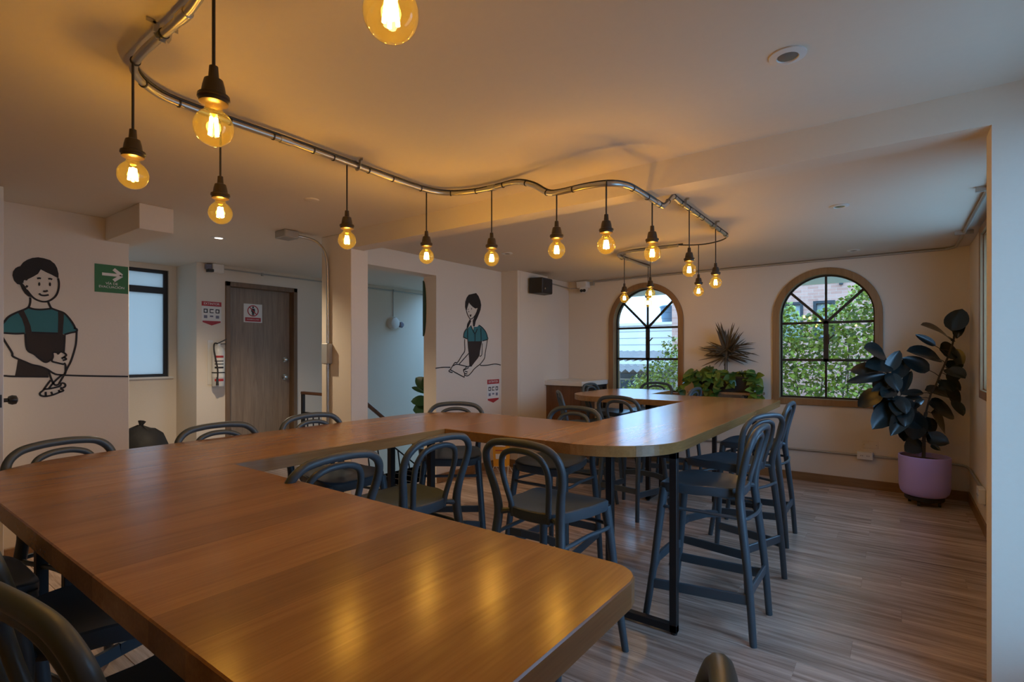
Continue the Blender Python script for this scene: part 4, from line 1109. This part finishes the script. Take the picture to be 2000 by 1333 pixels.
# ------------------------------------------------------------------ yellow rack on the floor
ys = thing('yellow_floor_sign', 'small yellow notice board on white wire legs beside the mural wall', 'floor sign', (-3.78, 4.93, 0))
MB().prism([[(-0.10, 0.10), (0.08, 0.10), (0.10, 0.38), (-0.10, 0.38)]], -0.008, 0.008, lambda u, v, h: (-3.78 + u * 0.81 - 0.10 * (v - 0.1) * 0.6, 4.93 + u * 0.59 + h, v)).build('board', M_YELLOW, ys)
for za, zb_, mt in ((0.335, 0.375, M_PRINTW), (0.285, 0.296, M_PRINTR), (0.19, 0.25, M_PRINTW)):
    MB().prism([rect(-0.07, za, 0.05, zb_)], -0.011, -0.009, lambda u, v, h: (-3.78 + u * 0.81 - 0.10 * (v - 0.1) * 0.6 + 0.006, 4.93 + u * 0.59 + h - 0.004, v)).build('printed_patch', mt, ys)
for u in (-0.09, 0.07):
    x, y = -3.78 + u * 0.81, 4.93 + u * 0.59
    MB().tube([(x, y, 0.12), (x + (0.03 if u > 0 else -0.03), y - 0.05, 0.0)], 0.004, 6).tube([(x, y, 0.12), (x, y + 0.10, 0.0)], 0.004, 6).build('wire_leg', M_WHITE, ys)
MB().tube([(-3.78 - 0.075, 4.93 - 0.055, 0.10), (-3.78 + 0.06, 4.93 + 0.042, 0.10)], 0.005, 6).build('wire_rail', M_WHITE, ys)

# ------------------------------------------------------------------ stairs, railing and hall things
stf = thing('staircase', 'stairs going down behind the doorway', 'stairs', (-5.7, 4.0, 0))
for k in range(10):
    MB().box((-6.49, 3.79 + 0.25 * k, -0.19 * (k + 1) - 0.04), (-4.97, 3.79 + 0.25 * (k + 1) + 0.02, -0.19 * (k + 1))).build('step', M_STAIR, stf)
rl = thing('stair_railing', 'black metal balustrade with brown wooden handrail at the stairwell', 'railing', (-5.5, 3.75, 0))
MB().bar((-6.08, 3.75, 0.945), (-4.93, 3.75, 0.945), 0.05, 0.035).build('handrail', M_RAILWOOD, rl, bevel=0.006)
MB().bar((-4.94, 3.74, 0.955), (-4.94, 6.3, 0.955 - 0.77 * 2.56), 0.05, 0.035).build('handrail', M_RAILWOOD, rl, bevel=0.006)
MB().bar((-6.06, 3.75, 0.70), (-4.94, 3.75, 0.70), 0.014, 0.014).bar((-6.06, 3.75, 0.10), (-4.94, 3.75, 0.10), 0.014, 0.014).build('rail', M_STEEL, rl)
MB().bar((-4.94, 3.75, 0.70), (-4.94, 6.3, 0.70 - 0.77 * 2.55), 0.014, 0.014).bar((-4.94, 3.75, 0.12), (-4.94, 6.3, 0.12 - 0.77 * 2.55), 0.014, 0.014).build('rail', M_STEEL, rl)
for x in (-6.06, -4.94):
    MB().box((x - 0.018, 3.732, 0), (x + 0.018, 3.768, 0.93)).build('post', M_STEEL, rl)
for k in range(1, 9):
    x = -6.06 + 0.124 * k
    MB().bar((x, 3.75, 0.10), (x - 0.03, 3.75, 0.70), 0.012, 0.012, (0, 1, 0)).build('baluster', M_STEEL, rl)
for k in range(1, 14):
    y = 3.75 + 0.17 * k
    z = -0.77 * 0.17 * k
    MB().bar((-4.94, y, 0.12 + z), (-4.94, y - 0.10, 0.70 + z + 0.077), 0.012, 0.012, (1, 0, 0)).build('baluster', M_STEEL, rl)
bg_ = thing('black_bag', 'black lumpy bag standing in the hall behind the left mural wall', 'bag', (-5.95, 1.95, 0))
prof = [(0.0, 0.0), (0.24, 0.0), (0.28, 0.10), (0.27, 0.35), (0.24, 0.52), (0.17, 0.64), (0.10, 0.70), (0.03, 0.735), (0.0, 0.737)]
bb_ = MB().lathe(prof, (-5.95, 1.95, 0), 18)
rb = random.Random(2)
bb_.v = [(p[0] + rb.uniform(-0.018, 0.018), p[1] + rb.uniform(-0.018, 0.018), max(0, p[2] + (rb.uniform(-0.015, 0.015) if p[2] > 0.01 else 0))) for p in bb_.v]
bb_.build('sack', M_BAG, bg_, smooth=True)
MB().tube([(-5.95, 1.95, 0.72), (-5.94, 1.95, 0.75), (-5.95, 1.96, 0.78)], [0.03, 0.02, 0.035], 8).build('knot', M_BAG, bg_, smooth=True)
go = thing('jamb_panel', 'dark green half oval panel on the doorway jamb', 'panel', (-4.3, 4.16, 1.9))
MB().prism([[(-4.318, 1.64), (-4.318, 2.27)] + [(-4.318 + 0.042 * math.sin(PI * k / 12), 1.955 + 0.315 * math.cos(PI * k / 12)) for k in range(1, 12)]], 4.150, 4.165, WY).build('panel', plain('dark_green', (0.02, 0.045, 0.012), 0.5), go)

# ------------------------------------------------------------------ leaves
def leaf_mesh(name, mat, L=1.0, W=0.5, curl=0.12, fold=0.10, n=8, tip=1.0):
    """leaf along +y, unit length; blade curved, with a folded midrib"""
    vs_, fs = [], []
    for i in range(n + 1):
        t = i / n
        w = W / 2 * (math.sin(PI * min(1, t ** 0.85)) ** 0.62 if 0 < t < 1 else 0.02)
        z = -curl * t * t
        for k, a in enumerate((-1, -0.5, 0, 0.5, 1)):
            vs_.append((a * w, t * L, z + fold * abs(a) * w))
    for i in range(n):
        for k in range(4):
            a = i * 5 + k
            fs.append((a, a + 1, a + 6, a + 5))
    me = bpy.data.meshes.new(name)
    me.from_pydata(vs_, [], fs)
    me.polygons.foreach_set('use_smooth', [True] * len(me.polygons))
    me.materials.append(mat)
    return me
def heart_mesh(name, mat):
    prof = [(0.0, 0.0), (0.20, -0.10), (0.36, -0.02), (0.42, 0.16), (0.36, 0.42), (0.22, 0.70), (0.06, 0.94), (0.0, 1.0)]
    vs_, fs = [], []
    for i, (w, y) in enumerate(prof):
        vs_ += [(-w, y, 0.14 * w - 0.18 * y * y), (0, max(0, y), -0.18 * y * y), (w, y, 0.14 * w - 0.18 * y * y)]
    for i in range(len(prof) - 1):
        a = i * 3
        fs += [(a, a + 1, a + 4, a + 3), (a + 1, a + 2, a + 5, a + 4)]
    me = bpy.data.meshes.new(name)
    me.from_pydata(vs_, [], fs)
    me.polygons.foreach_set('use_smooth', [True] * len(me.polygons))
    me.materials.append(mat)
    return me
def put_leaf(me, base, tip, width, parent, normal, name='leaf', roll=0.0):
    """place a unit leaf from base to tip; width is the full blade width (mesh is 1 wide per W)"""
    b, t = Vector(base), Vector(tip)
    y = (t - b)
    L = y.length
    y.normalize()
    n = Vector(normal)
    x = y.cross(n).normalized()
    z = x.cross(y).normalized()
    if roll:
        x, z = x * math.cos(roll) + z * math.sin(roll), z * math.cos(roll) - x * math.sin(roll)
    M = Matrix(((x.x, y.x, z.x, 0), (x.y, y.y, z.y, 0), (x.z, y.z, z.z, 0), (0, 0, 0, 1)))
    o = bpy.data.objects.new(name, me)
    COL.objects.link(o)
    o.parent = parent
    off = root_offset(parent)
    S = Matrix.Diagonal((width, L, L * 0.9, 1))
    o.matrix_local = Matrix.Translation(b - off) @ M @ S
    return o

# rubber plant in the lilac pot
pot = thing('plant_pot', 'round lilac pot on a black wheeled stand in the right corner', 'plant pot', (0.21, 6.37, 0))
pc = (0.21, 6.37, 0)
MB().lathe([(0.0, 0.085), (0.135, 0.085), (0.168, 0.098), (0.188, 0.125), (0.198, 0.17), (0.203, 0.455), (0.203, 0.465), (0.198, 0.469), (0.190, 0.465), (0.190, 0.42), (0.0, 0.42)], pc, 48).build('vessel', M_LILAC, pot, smooth=True)
MB().lathe([(0.0, 0.421), (0.1, 0.424), (0.189, 0.421), (0.189, 0.415), (0.0, 0.415)], pc, 24).build('soil', M_SOIL, pot)
MB().lathe([(0.0, 0.05), (0.15, 0.05), (0.155, 0.058), (0.155, 0.08), (0.15, 0.085), (0.0, 0.085)], pc, 32).build('stand', M_BLACK, pot, smooth=True)
for k in range(4):
    a = PI / 4 + PI / 2 * k + 0.4
    MB().tube([(pc[0] + 0.12 * math.cos(a) - 0.012, pc[1] + 0.12 * math.sin(a), 0.025), (pc[0] + 0.12 * math.cos(a) + 0.012, pc[1] + 0.12 * math.sin(a), 0.025)], 0.025, 14).build('caster', M_BLACK, pot, smooth=True)
rp_ = thing('rubber_plant', 'tall dark leaved rubber plant growing in the lilac pot', 'plant', (0.205, 6.39, 0.42))
TR = [(0.205, 6.385, 0.425)] + TRUNK_PATH[1:]
MB().tube(smooth_path(TR, 4), 0.015, 8).build('trunk', M_BARK, rp_, smooth=True)
MB().tube(smooth_path(LEFT_PATH, 4), 0.0085, 8).build('branch', M_BARK, rp_, smooth=True)
MB().tube(smooth_path(RIGHT_PATH, 4), 0.0085, 8).build('branch', M_BARK, rp_, smooth=True)
LM = [leaf_mesh('rubber_leaf_mesh', M_RUBBER, 1, 1, 0.10, 0.16), leaf_mesh('rubber_leaf_mesh', M_RUBBER, 1, 1, 0.22, 0.12), leaf_mesh('rubber_leaf_mesh', M_RUBBER, 1, 1, 0.02, 0.2)]
rl_ = random.Random(11)
stems = [Vector(p) for p in smooth_path(LEFT_PATH, 4) + smooth_path(RIGHT_PATH, 4) + smooth_path(TR, 4)]
extra = []
for k in range(20):
    p = stems[rl_.randrange(6, len(stems) - 4)]
    if p.z < 0.75 or p.z > 1.35:
        continue
    d = Vector((rl_.uniform(-1, 0.8), rl_.uniform(-0.9, 0.5), rl_.uniform(-0.9, 0.5))).normalized()
    b = p + d * 0.05
    t = b + d * rl_.uniform(0.16, 0.23)
    extra.append(list(b) + list(t) + [0.085])
for q in RUBBER + extra:
    b, t, w = Vector(q[:3]), Vector(q[3:6]), q[6]
    nrm = Vector((0.2 + rl_.uniform(-0.5, 0.3), -1 + rl_.uniform(-0.2, 0.2), 0.45 + rl_.uniform(-0.3, 0.6)))
    t = b + (t - b) * 1.12
    t.x = min(t.x, 0.50)
    t.y = min(t.y, 6.68)
    put_leaf(rl_.choice(LM), b, t, max(w * 1.65, 0.05), rp_, nrm)
    near = min(stems, key=lambda s: (s - b).length)
    MB().tube([near, (near + b) / 2 + Vector((0, 0, 0.006)), b + (t - b) * 0.04], 0.0035, 5).build('petiole', M_BARK, rp_)

# shelf with planter, pothos and dracaena
sh = thing('wall_shelf', 'narrow wooden wall shelf between the arched windows', 'shelf', (-1.66, 6.65, 0.96))
MB().box((-2.10, 6.50, 0.955), (-1.26, 6.75, 0.985)).build('board', M_CASING, sh, bevel=0.003)
for x in (-1.95, -1.44):
    MB().box((x - 0.018, 6.52, 0.945), (x + 0.018, 6.75, 0.955)).box((x - 0.018, 6.735, 0.80), (x + 0.018, 6.75, 0.955)).bar((x, 6.56, 0.95), (x, 6.74, 0.83), 0.03, 0.012, (1, 0, 0)).build('bracket', M_STEEL, sh)
pl = thing('planter_box', 'long black planter box on the wooden wall shelf', 'planter', (-1.68, 6.62, 0.985))
MB().prism([rect(-2.00, 6.53, -1.36, 6.71)], 0.985, 1.165, lambda u, v, h: (-1.68 + (u + 1.68) * (0.92 + 0.08 * (h - 0.985) / 0.18), 6.62 + (v - 6.62) * (0.88 + 0.12 * (h - 0.985) / 0.18), h)).build('box', M_BLACK, pl, bevel=0.006)
MB().prism([rect(-2.015, 6.515, -1.345, 6.725), rect(-1.98, 6.545, -1.38, 6.695)], 1.150, 1.172, lambda u, v, h: (u, v, h)).build('rim', M_BLACK, pl, bevel=0.003)
MB().box((-1.98, 6.545, 1.155), (-1.38, 6.695, 1.160)).build('soil', M_SOIL, pl)
dr = thing('dracaena', 'spiky brown green dracaena standing up from the black planter', 'plant', (-1.66, 6.62, 1.16))
top = Vector((-1.655, 6.61, 1.40))
MB().tube(smooth_path([(-1.672, 6.615, 1.16), (-1.675, 6.61, 1.27), (-1.672, 6.61, 1.40)], 3), 0.008, 6).build('stem', M_BARK, dr, smooth=True)
MB().tube(smooth_path([(-1.645, 6.615, 1.16), (-1.652, 6.61, 1.27), (-1.650, 6.61, 1.40)], 3), 0.006, 6).build('stem', M_BARK, dr, smooth=True)
SM = leaf_mesh('strap_leaf_mesh', M_DRAC, 1, 1, 0.22, 0.008, 8)
SM2 = leaf_mesh('strap_leaf_mesh', M_DRAC, 1, 1, 0.05, 0.008, 8)
rd = random.Random(4)
for k in range(110):
    az = k * 2.39996
    el = rd.uniform(-0.3, 1.35)
    d = Vector((math.cos(az) * math.cos(el), 0.62 * math.sin(az) * math.cos(el), math.sin(el)))
    L = rd.uniform(0.24, 0.37)
    b = top + Vector((0, 0, rd.uniform(-0.02, 0.12)))
    t = b + d * L
    t.y = min(t.y, 6.70)
    put_leaf(SM if el < 0.6 else SM2, b, t, rd.uniform(0.015, 0.021), dr, (rd.uniform(-0.4, 0.4), -1, 0.75))
po = thing('pothos', 'leafy green pothos trailing over the black planter and shelf', 'plant', (-1.68, 6.60, 1.16))
H1 = heart_mesh('heart_leaf_mesh', M_POTHOS)
H2 = heart_mesh('heart_leaf_mesh', M_POTHOSY)
rp2 = random.Random(8)
vin = MB()
def vine(path, n, size=(0.075, 0.12)):
    n = int(n * 1.35)
    P = smooth_path(path, 6)
    vin.tube(P, 0.003, 5)
    for k in range(n):
        p = P[int((k + 0.5) / n * (len(P) - 1))]
        d = Vector((rp2.uniform(-0.8, 0.8), rp2.uniform(-1.0, 0.1), rp2.uniform(-0.9, 0.15))).normalized()
        L = rp2.uniform(*size)
        t = p + d * L
        t.y = min(t.y, 6.73)
        put_leaf(H2 if rp2.random() < 0.28 else H1, p, t, L * rp2.uniform(0.9, 1.15), po, (rp2.uniform(-0.5, 0.5), -1, 0.7 + rp2.uniform(-0.4, 0.5)))
vine([(-1.95, 6.60, 1.16), (-2.02, 6.55, 1.22), (-2.10, 6.52, 1.17), (-2.16, 6.53, 1.05), (-2.18, 6.55, 0.97)], 15)
vine([(-1.92, 6.58, 1.16), (-1.94, 6.52, 1.20), (-1.98, 6.49, 1.12), (-1.99, 6.48, 1.00), (-1.98, 6.48, 0.93)], 12)
vine([(-1.85, 6.58, 1.16), (-1.84, 6.52, 1.22), (-1.84, 6.48, 1.14), (-1.84, 6.47, 1.02), (-1.83, 6.47, 0.90)], 14)
vine([(-1.78, 6.58, 1.16), (-1.75, 6.52, 1.20), (-1.73, 6.49, 1.10), (-1.73, 6.48, 0.98), (-1.74, 6.47, 0.88)], 13)
vine([(-1.66, 6.60, 1.16), (-1.62, 6.54, 1.19), (-1.58, 6.49, 1.14), (-1.56, 6.485, 1.06)], 7)
vine([(-1.45, 6.60, 1.16), (-1.40, 6.55, 1.24), (-1.31, 6.52, 1.20), (-1.28, 6.52, 1.08), (-1.27, 6.53, 0.96), (-1.28, 6.54, 0.84)], 18)
vine([(-1.42, 6.62, 1.16), (-1.38, 6.56, 1.22), (-1.34, 6.50, 1.14), (-1.34, 6.49, 1.02), (-1.35, 6.49, 0.92)], 12)
vine([(-1.95, 6.62, 1.17), (-1.80, 6.58, 1.23), (-1.65, 6.57, 1.21), (-1.50, 6.58, 1.22), (-1.38, 6.60, 1.20)], 20)
vine([(-1.97, 6.64, 1.17), (-1.90, 6.62, 1.25), (-1.84, 6.60, 1.27), (-1.76, 6.6, 1.22)], 10)
vin.build('vines', M_POTHOS, po)

# leafy plant on the stair landing behind the doorway jamb
hp = thing('landing_plant', 'broad leaved green plant half hidden behind the doorway jamb', 'plant', (-4.72, 4.62, 0))
MB().lathe([(0.0, 0.0), (0.10, 0.0), (0.13, 0.26), (0.12, 0.27), (0.0, 0.25)], (-4.70, 4.62, 0), 20).build('pot', M_BLACK, hp, smooth=True)
MB().tube(smooth_path([(-4.70, 4.62, 0.25), (-4.69, 4.61, 0.6), (-4.70, 4.60, 1.0)], 4), 0.012, 6).build('stem', M_BARK, hp, smooth=True)
BL = leaf_mesh('broad_leaf_mesh', plain('broad_leaf', (0.02, 0.075, 0.02), 0.35), 1, 1, 0.25, 0.1)
rh = random.Random(21)
for k, (z, dx, dy, dz, L, w) in enumerate([(1.02, -0.6, -0.4, 0.6, 0.2, 0.15), (0.98, 0.2, -0.5, 0.9, 0.2, 0.14), (0.95, -0.9, -0.3, 0.35, 0.26, 0.07), (0.85, -0.5, -0.7, 0.1, 0.2, 0.15), (0.80, 0.6, -0.4, 0.3, 0.2, 0.14), (0.78, -0.8, -0.5, -0.1, 0.2, 0.17), (0.70, -0.4, -0.8, -0.3, 0.2, 0.18), (0.72, 0.5, -0.6, -0.2, 0.2, 0.16)]):
    b = Vector((-4.70, 4.60, z))
    put_leaf(BL, b, b + Vector((dx, dy, dz)).normalized() * L, w, hp, (0.3, -1, 0.6))

# ------------------------------------------------------------------ outside
M_BRICK, t_, b_ = nt('red_brick')
tc_ = t_.nodes.new('ShaderNodeTexCoord')
mp_ = t_.nodes.new('ShaderNodeMapping')
mp_.inputs['Rotation'].default_value = (PI / 2, 0, 0)
br_ = t_.nodes.new('ShaderNodeTexBrick')
br_.inputs['Color1'].default_value = (0.56, 0.27, 0.19, 1)
br_.inputs['Color2'].default_value = (0.46, 0.20, 0.135, 1)
br_.inputs['Mortar'].default_value = (0.50, 0.36, 0.27, 1)
br_.inputs['Scale'].default_value = 4.0
br_.inputs['Mortar Size'].default_value = 0.012
br_.inputs['Brick Width'].default_value = 0.9
br_.inputs['Row Height'].default_value = 0.28
t_.links.new(tc_.outputs['Object'], mp_.inputs['Vector'])
t_.links.new(mp_.outputs[0], br_.inputs['Vector'])
t_.links.new(br_.outputs['Color'], b_.inputs['Base Color'])
b_.inputs['Roughness'].default_value = 0.9
M_WHOUSE = plain('whitewashed', (0.70, 0.60, 0.52), 0.85, var=0.05, bscale=6)
M_ROOF = plain('fibre_cement_roof', (0.24, 0.19, 0.165), 0.9, var=0.25, bscale=5)
M_TANK = plain('blue_tank', (0.07, 0.10, 0.13), 0.5)
M_SHED = plain('shed_wall', (0.34, 0.25, 0.20), 0.85, var=0.15, bscale=4)
M_DARKW = plain('dark_window', (0.05, 0.05, 0.055), 0.25)
M_CURT = plain('curtain_glass', (0.42, 0.40, 0.36), 0.3)
M_VINE = plain('ivy_leaf', (0.40, 0.42, 0.05), 0.5, var=0.55, bscale=7)
M_VINE2 = plain('ivy_leaf_dark', (0.16, 0.20, 0.03), 0.5, var=0.4, bscale=7)
M_TWIG = plain('twig', (0.12, 0.085, 0.06), 0.9)
M_GROUND = plain('ground_paving', (0.55, 0.52, 0.48), 0.95)
struct(MB().box((-60, -50, -3.4), (60, 60, -3.2)).build('ground', M_GROUND), 'ground of the yard below the windows')

bk = thing('brick_building', 'red brick building with framed windows behind the ivy', 'building', (0.5, 14, -3.2))
holes = [rect(-2.3, 3.02, -1.08, 4.2), rect(-2.18, 1.75, -1.72, 2.62), rect(-1.52, 1.75, -1.10, 2.62)]
MB().prism([rect(-4.75, -3.2, 7.0, 6.5)] + holes, 13.5, 13.75, WY).build('wall', M_BRICK, bk)
MB().box((-4.75, 13.75, -3.2), (7.0, 16, 6.5)).build('body', M_BRICK, bk)
for (u0, v0, u1, v1) in [(-2.3, 3.02, -1.08, 4.2), (-2.18, 1.75, -1.72, 2.62), (-1.52, 1.75, -1.10, 2.62)]:
    f = MB().prism([rect(u0, v0, u1, v1), rect(u0 + 0.06, v0 + 0.06, u1 - 0.06, v1 - 0.06)], 13.48, 13.60, WY).build('window', M_STEEL, bk)
    um = u0 + (u1 - u0) * 0.6
    MB().box((u0 + 0.06, 13.62, v0 + 0.06), (um, 13.64, v1 - 0.06)).build('pane', M_DARKW if u0 < -2.2 else M_CURT, f)
    MB().box((um, 13.60, v0 + 0.06), (u1 - 0.06, 13.62, v1 - 0.06)).build('pane', M_CURT, f)
MB().box((-1.02, 13.42, 2.95), (-0.95, 13.5, 5.5)).build('downpipe', M_STEEL, bk)

def foliage(name, label, cat, zone, n, size, seed, dens=None):
    rg = random.Random(seed)
    a, b2 = MB(), MB()
    for i in range(n):
        p = zone(rg)
        if p is None:
            continue
        x, y, z = p
        L = rg.uniform(*size)
        az, el = rg.uniform(0, 2 * PI), rg.uniform(-1.0, 0.6)
        d = Vector((math.cos(az) * math.cos(el), math.sin(az) * math.cos(el), math.sin(el)))
        s2 = d.cross(Vector((rg.uniform(-1, 1), rg.uniform(-1, 1), rg.uniform(-0.3, 1)))).normalized() * (L * 0.33)
        P = Vector(p)
        (a if rg.random() < 0.62 else b2).add([P, P + d * L * 0.45 + s2, P + d * L, P + d * L * 0.45 - s2], [(0, 1, 2), (0, 2, 3)])
    t = thing(name, label, cat, (0, 0, 0))
    for q, m in ((a, M_VINE), (b2, M_VINE2)):
        me = bpy.data.meshes.new('leaves')
        me.from_pydata(q.v, [], q.f)
        me.materials.append(m)
        o = bpy.data.objects.new('leaves', me)
        COL.objects.link(o)
        o.parent = t
        o['kind'] = 'stuff'
    return t
def zone_ivy(rg):
    x = rg.uniform(-2.35, 3.0)
    top = 2.0 + 0.28 * math.exp(-((x + 1.45) / 0.22) ** 2) + 0.45 / (1 + math.exp(-(x + 0.85) * 9)) + 0.07 * math.sin(x * 11)
    z = -2.8 + (top + 2.8) * rg.random() ** 0.75
    if x < -2.0 and z > 1.0 + rg.random():
        return None
    return (x, 9.6 + rg.uniform(-0.35, 0.35) + 0.15 * math.sin(3 * x + 2 * z), z)
iv = foliage('ivy_hedge', 'dense green climbing hedge outside the right arched window', 'hedge', zone_ivy, 42000, (0.045, 0.10), 1)
rt = random.Random(9)
tw = MB()
for k in range(60):
    x = rt.uniform(-2.2, 2.5)
    pts = [(x, 9.75 + rt.uniform(-0.2, 0.2), -3.2)]
    for j in range(5):
        pts.append((pts[-1][0] + rt.uniform(-0.25, 0.25), 9.7 + rt.uniform(-0.3, 0.2), -3.2 + (j + 1) * rt.uniform(0.75, 1.0)))
    tw.tube(pts, [0.03, 0.025, 0.02, 0.016, 0.012, 0.006], 5)
tww = tw.build('stems', M_TWIG, iv)
tww['kind'] = 'stuff'
def zone_bush(rg):
    x = rg.uniform(-4.15, -2.5)
    top = 0.95 + 0.75 / (1 + math.exp(-(x + 3.6) * 9)) + 0.10 * math.sin(x * 13)
    z = -1.0 + (top + 1.0) * rg.random() ** 0.7
    return (x, 9.4 + rg.uniform(-0.4, 0.4), z)
bu_ = foliage('yard_bush', 'loose green bush outside the left arched window', 'bush', zone_bush, 7000, (0.035, 0.085), 2)
tw2 = MB()
for k in range(45):
    x = rt.uniform(-4.3, -2.4)
    pts = [(x, 9.4 + rt.uniform(-0.3, 0.3), -3.2)]
    for j in range(4):
        pts.append((pts[-1][0] + rt.uniform(-0.2, 0.2), 9.4 + rt.uniform(-0.3, 0.3), -3.2 + (j + 1) * rt.uniform(0.7, 1.08)))
    tw2.tube(pts, [0.012, 0.010, 0.008, 0.006, 0.004], 4)
tq = tw2.build('twigs', M_TWIG, bu_)
tq['kind'] = 'stuff'

wh = thing('white_house', 'whitewashed house with block wall behind the corrugated roofs', 'house', (-7, 15, -3.2))
MB().box((-12, 15.0, -3.2), (-4.8, 17, 2.28)).build('wall', M_WHOUSE, wh)
for k in range(9):
    MB().box((-12, 14.985, 0.5 + 0.20 * k), (-4.8, 15.0, 0.508 + 0.20 * k)).build('mortar_course', M_ROOF, wh)
MB().box((-12, 14.9, 2.28), (-4.8, 17.1, 2.36)).build('coping', M_WHOUSE, wh)
tk = thing('water_tank', 'blue grey ribbed water tank on the neighbouring roof', 'water tank', (-5.65, 15.8, 2.36))
TKC = (-5.65, 15.8, 2.36)
MB().lathe([(0.0, 0.0), (0.21, 0.0), (0.22, 0.14), (0.235, 0.15), (0.24, 0.32), (0.255, 0.33), (0.26, 0.47), (0.27, 0.49), (0.0, 0.50)], TKC, 28).build('body', M_TANK, tk, smooth=True)
MB().lathe([(0.27, 0.48), (0.285, 0.485), (0.285, 0.53), (0.2, 0.56), (0.0, 0.58)], TKC, 28).build('lid', M_TANK, tk, smooth=True)
def corrugated(name, x0, x1, y0, z0, y1, z1, parent):
    vs_, fs = [], []
    n = int((x1 - x0) / 0.045)
    for i in range(n + 1):
        x = x0 + (x1 - x0) * i / n
        w = 0.035 * math.sin(i * PI / 2)
        vs_ += [(x, y0, z0 + w), (x, y1, z1 + w)]
    for i in range(n):
        fs.append((2 * i, 2 * i + 2, 2 * i + 3, 2 * i + 1))
    m = MB()
    m.add(vs_, fs)
    return m.build(name, M_ROOF, parent, smooth=True)
shd = thing('yard_shed', 'grey shed with corrugated roof and dark opening outside the left window', 'shed', (-5.5, 11.5, -3.2))
corrugated('corrugated_roof', -9.0, -3.9, 11.3, 1.29, 13.3, 1.49, shd)
corrugated('corrugated_roof', -9.0, -3.9, 10.7, 1.06, 11.25, 1.17, shd)
MB().box((-9.0, 11.25, -3.2), (-3.9, 11.45, 1.16)).build('wall', M_SHED, shd)
MB().box((-5.15, 11.2, -0.2), (-4.5, 11.26, 0.98)).build('opening', M_DARKW, shd)
MB().box((-5.15, 11.17, 0.83), (-4.5, 11.2, 0.87)).build('lintel', M_SHED, shd)
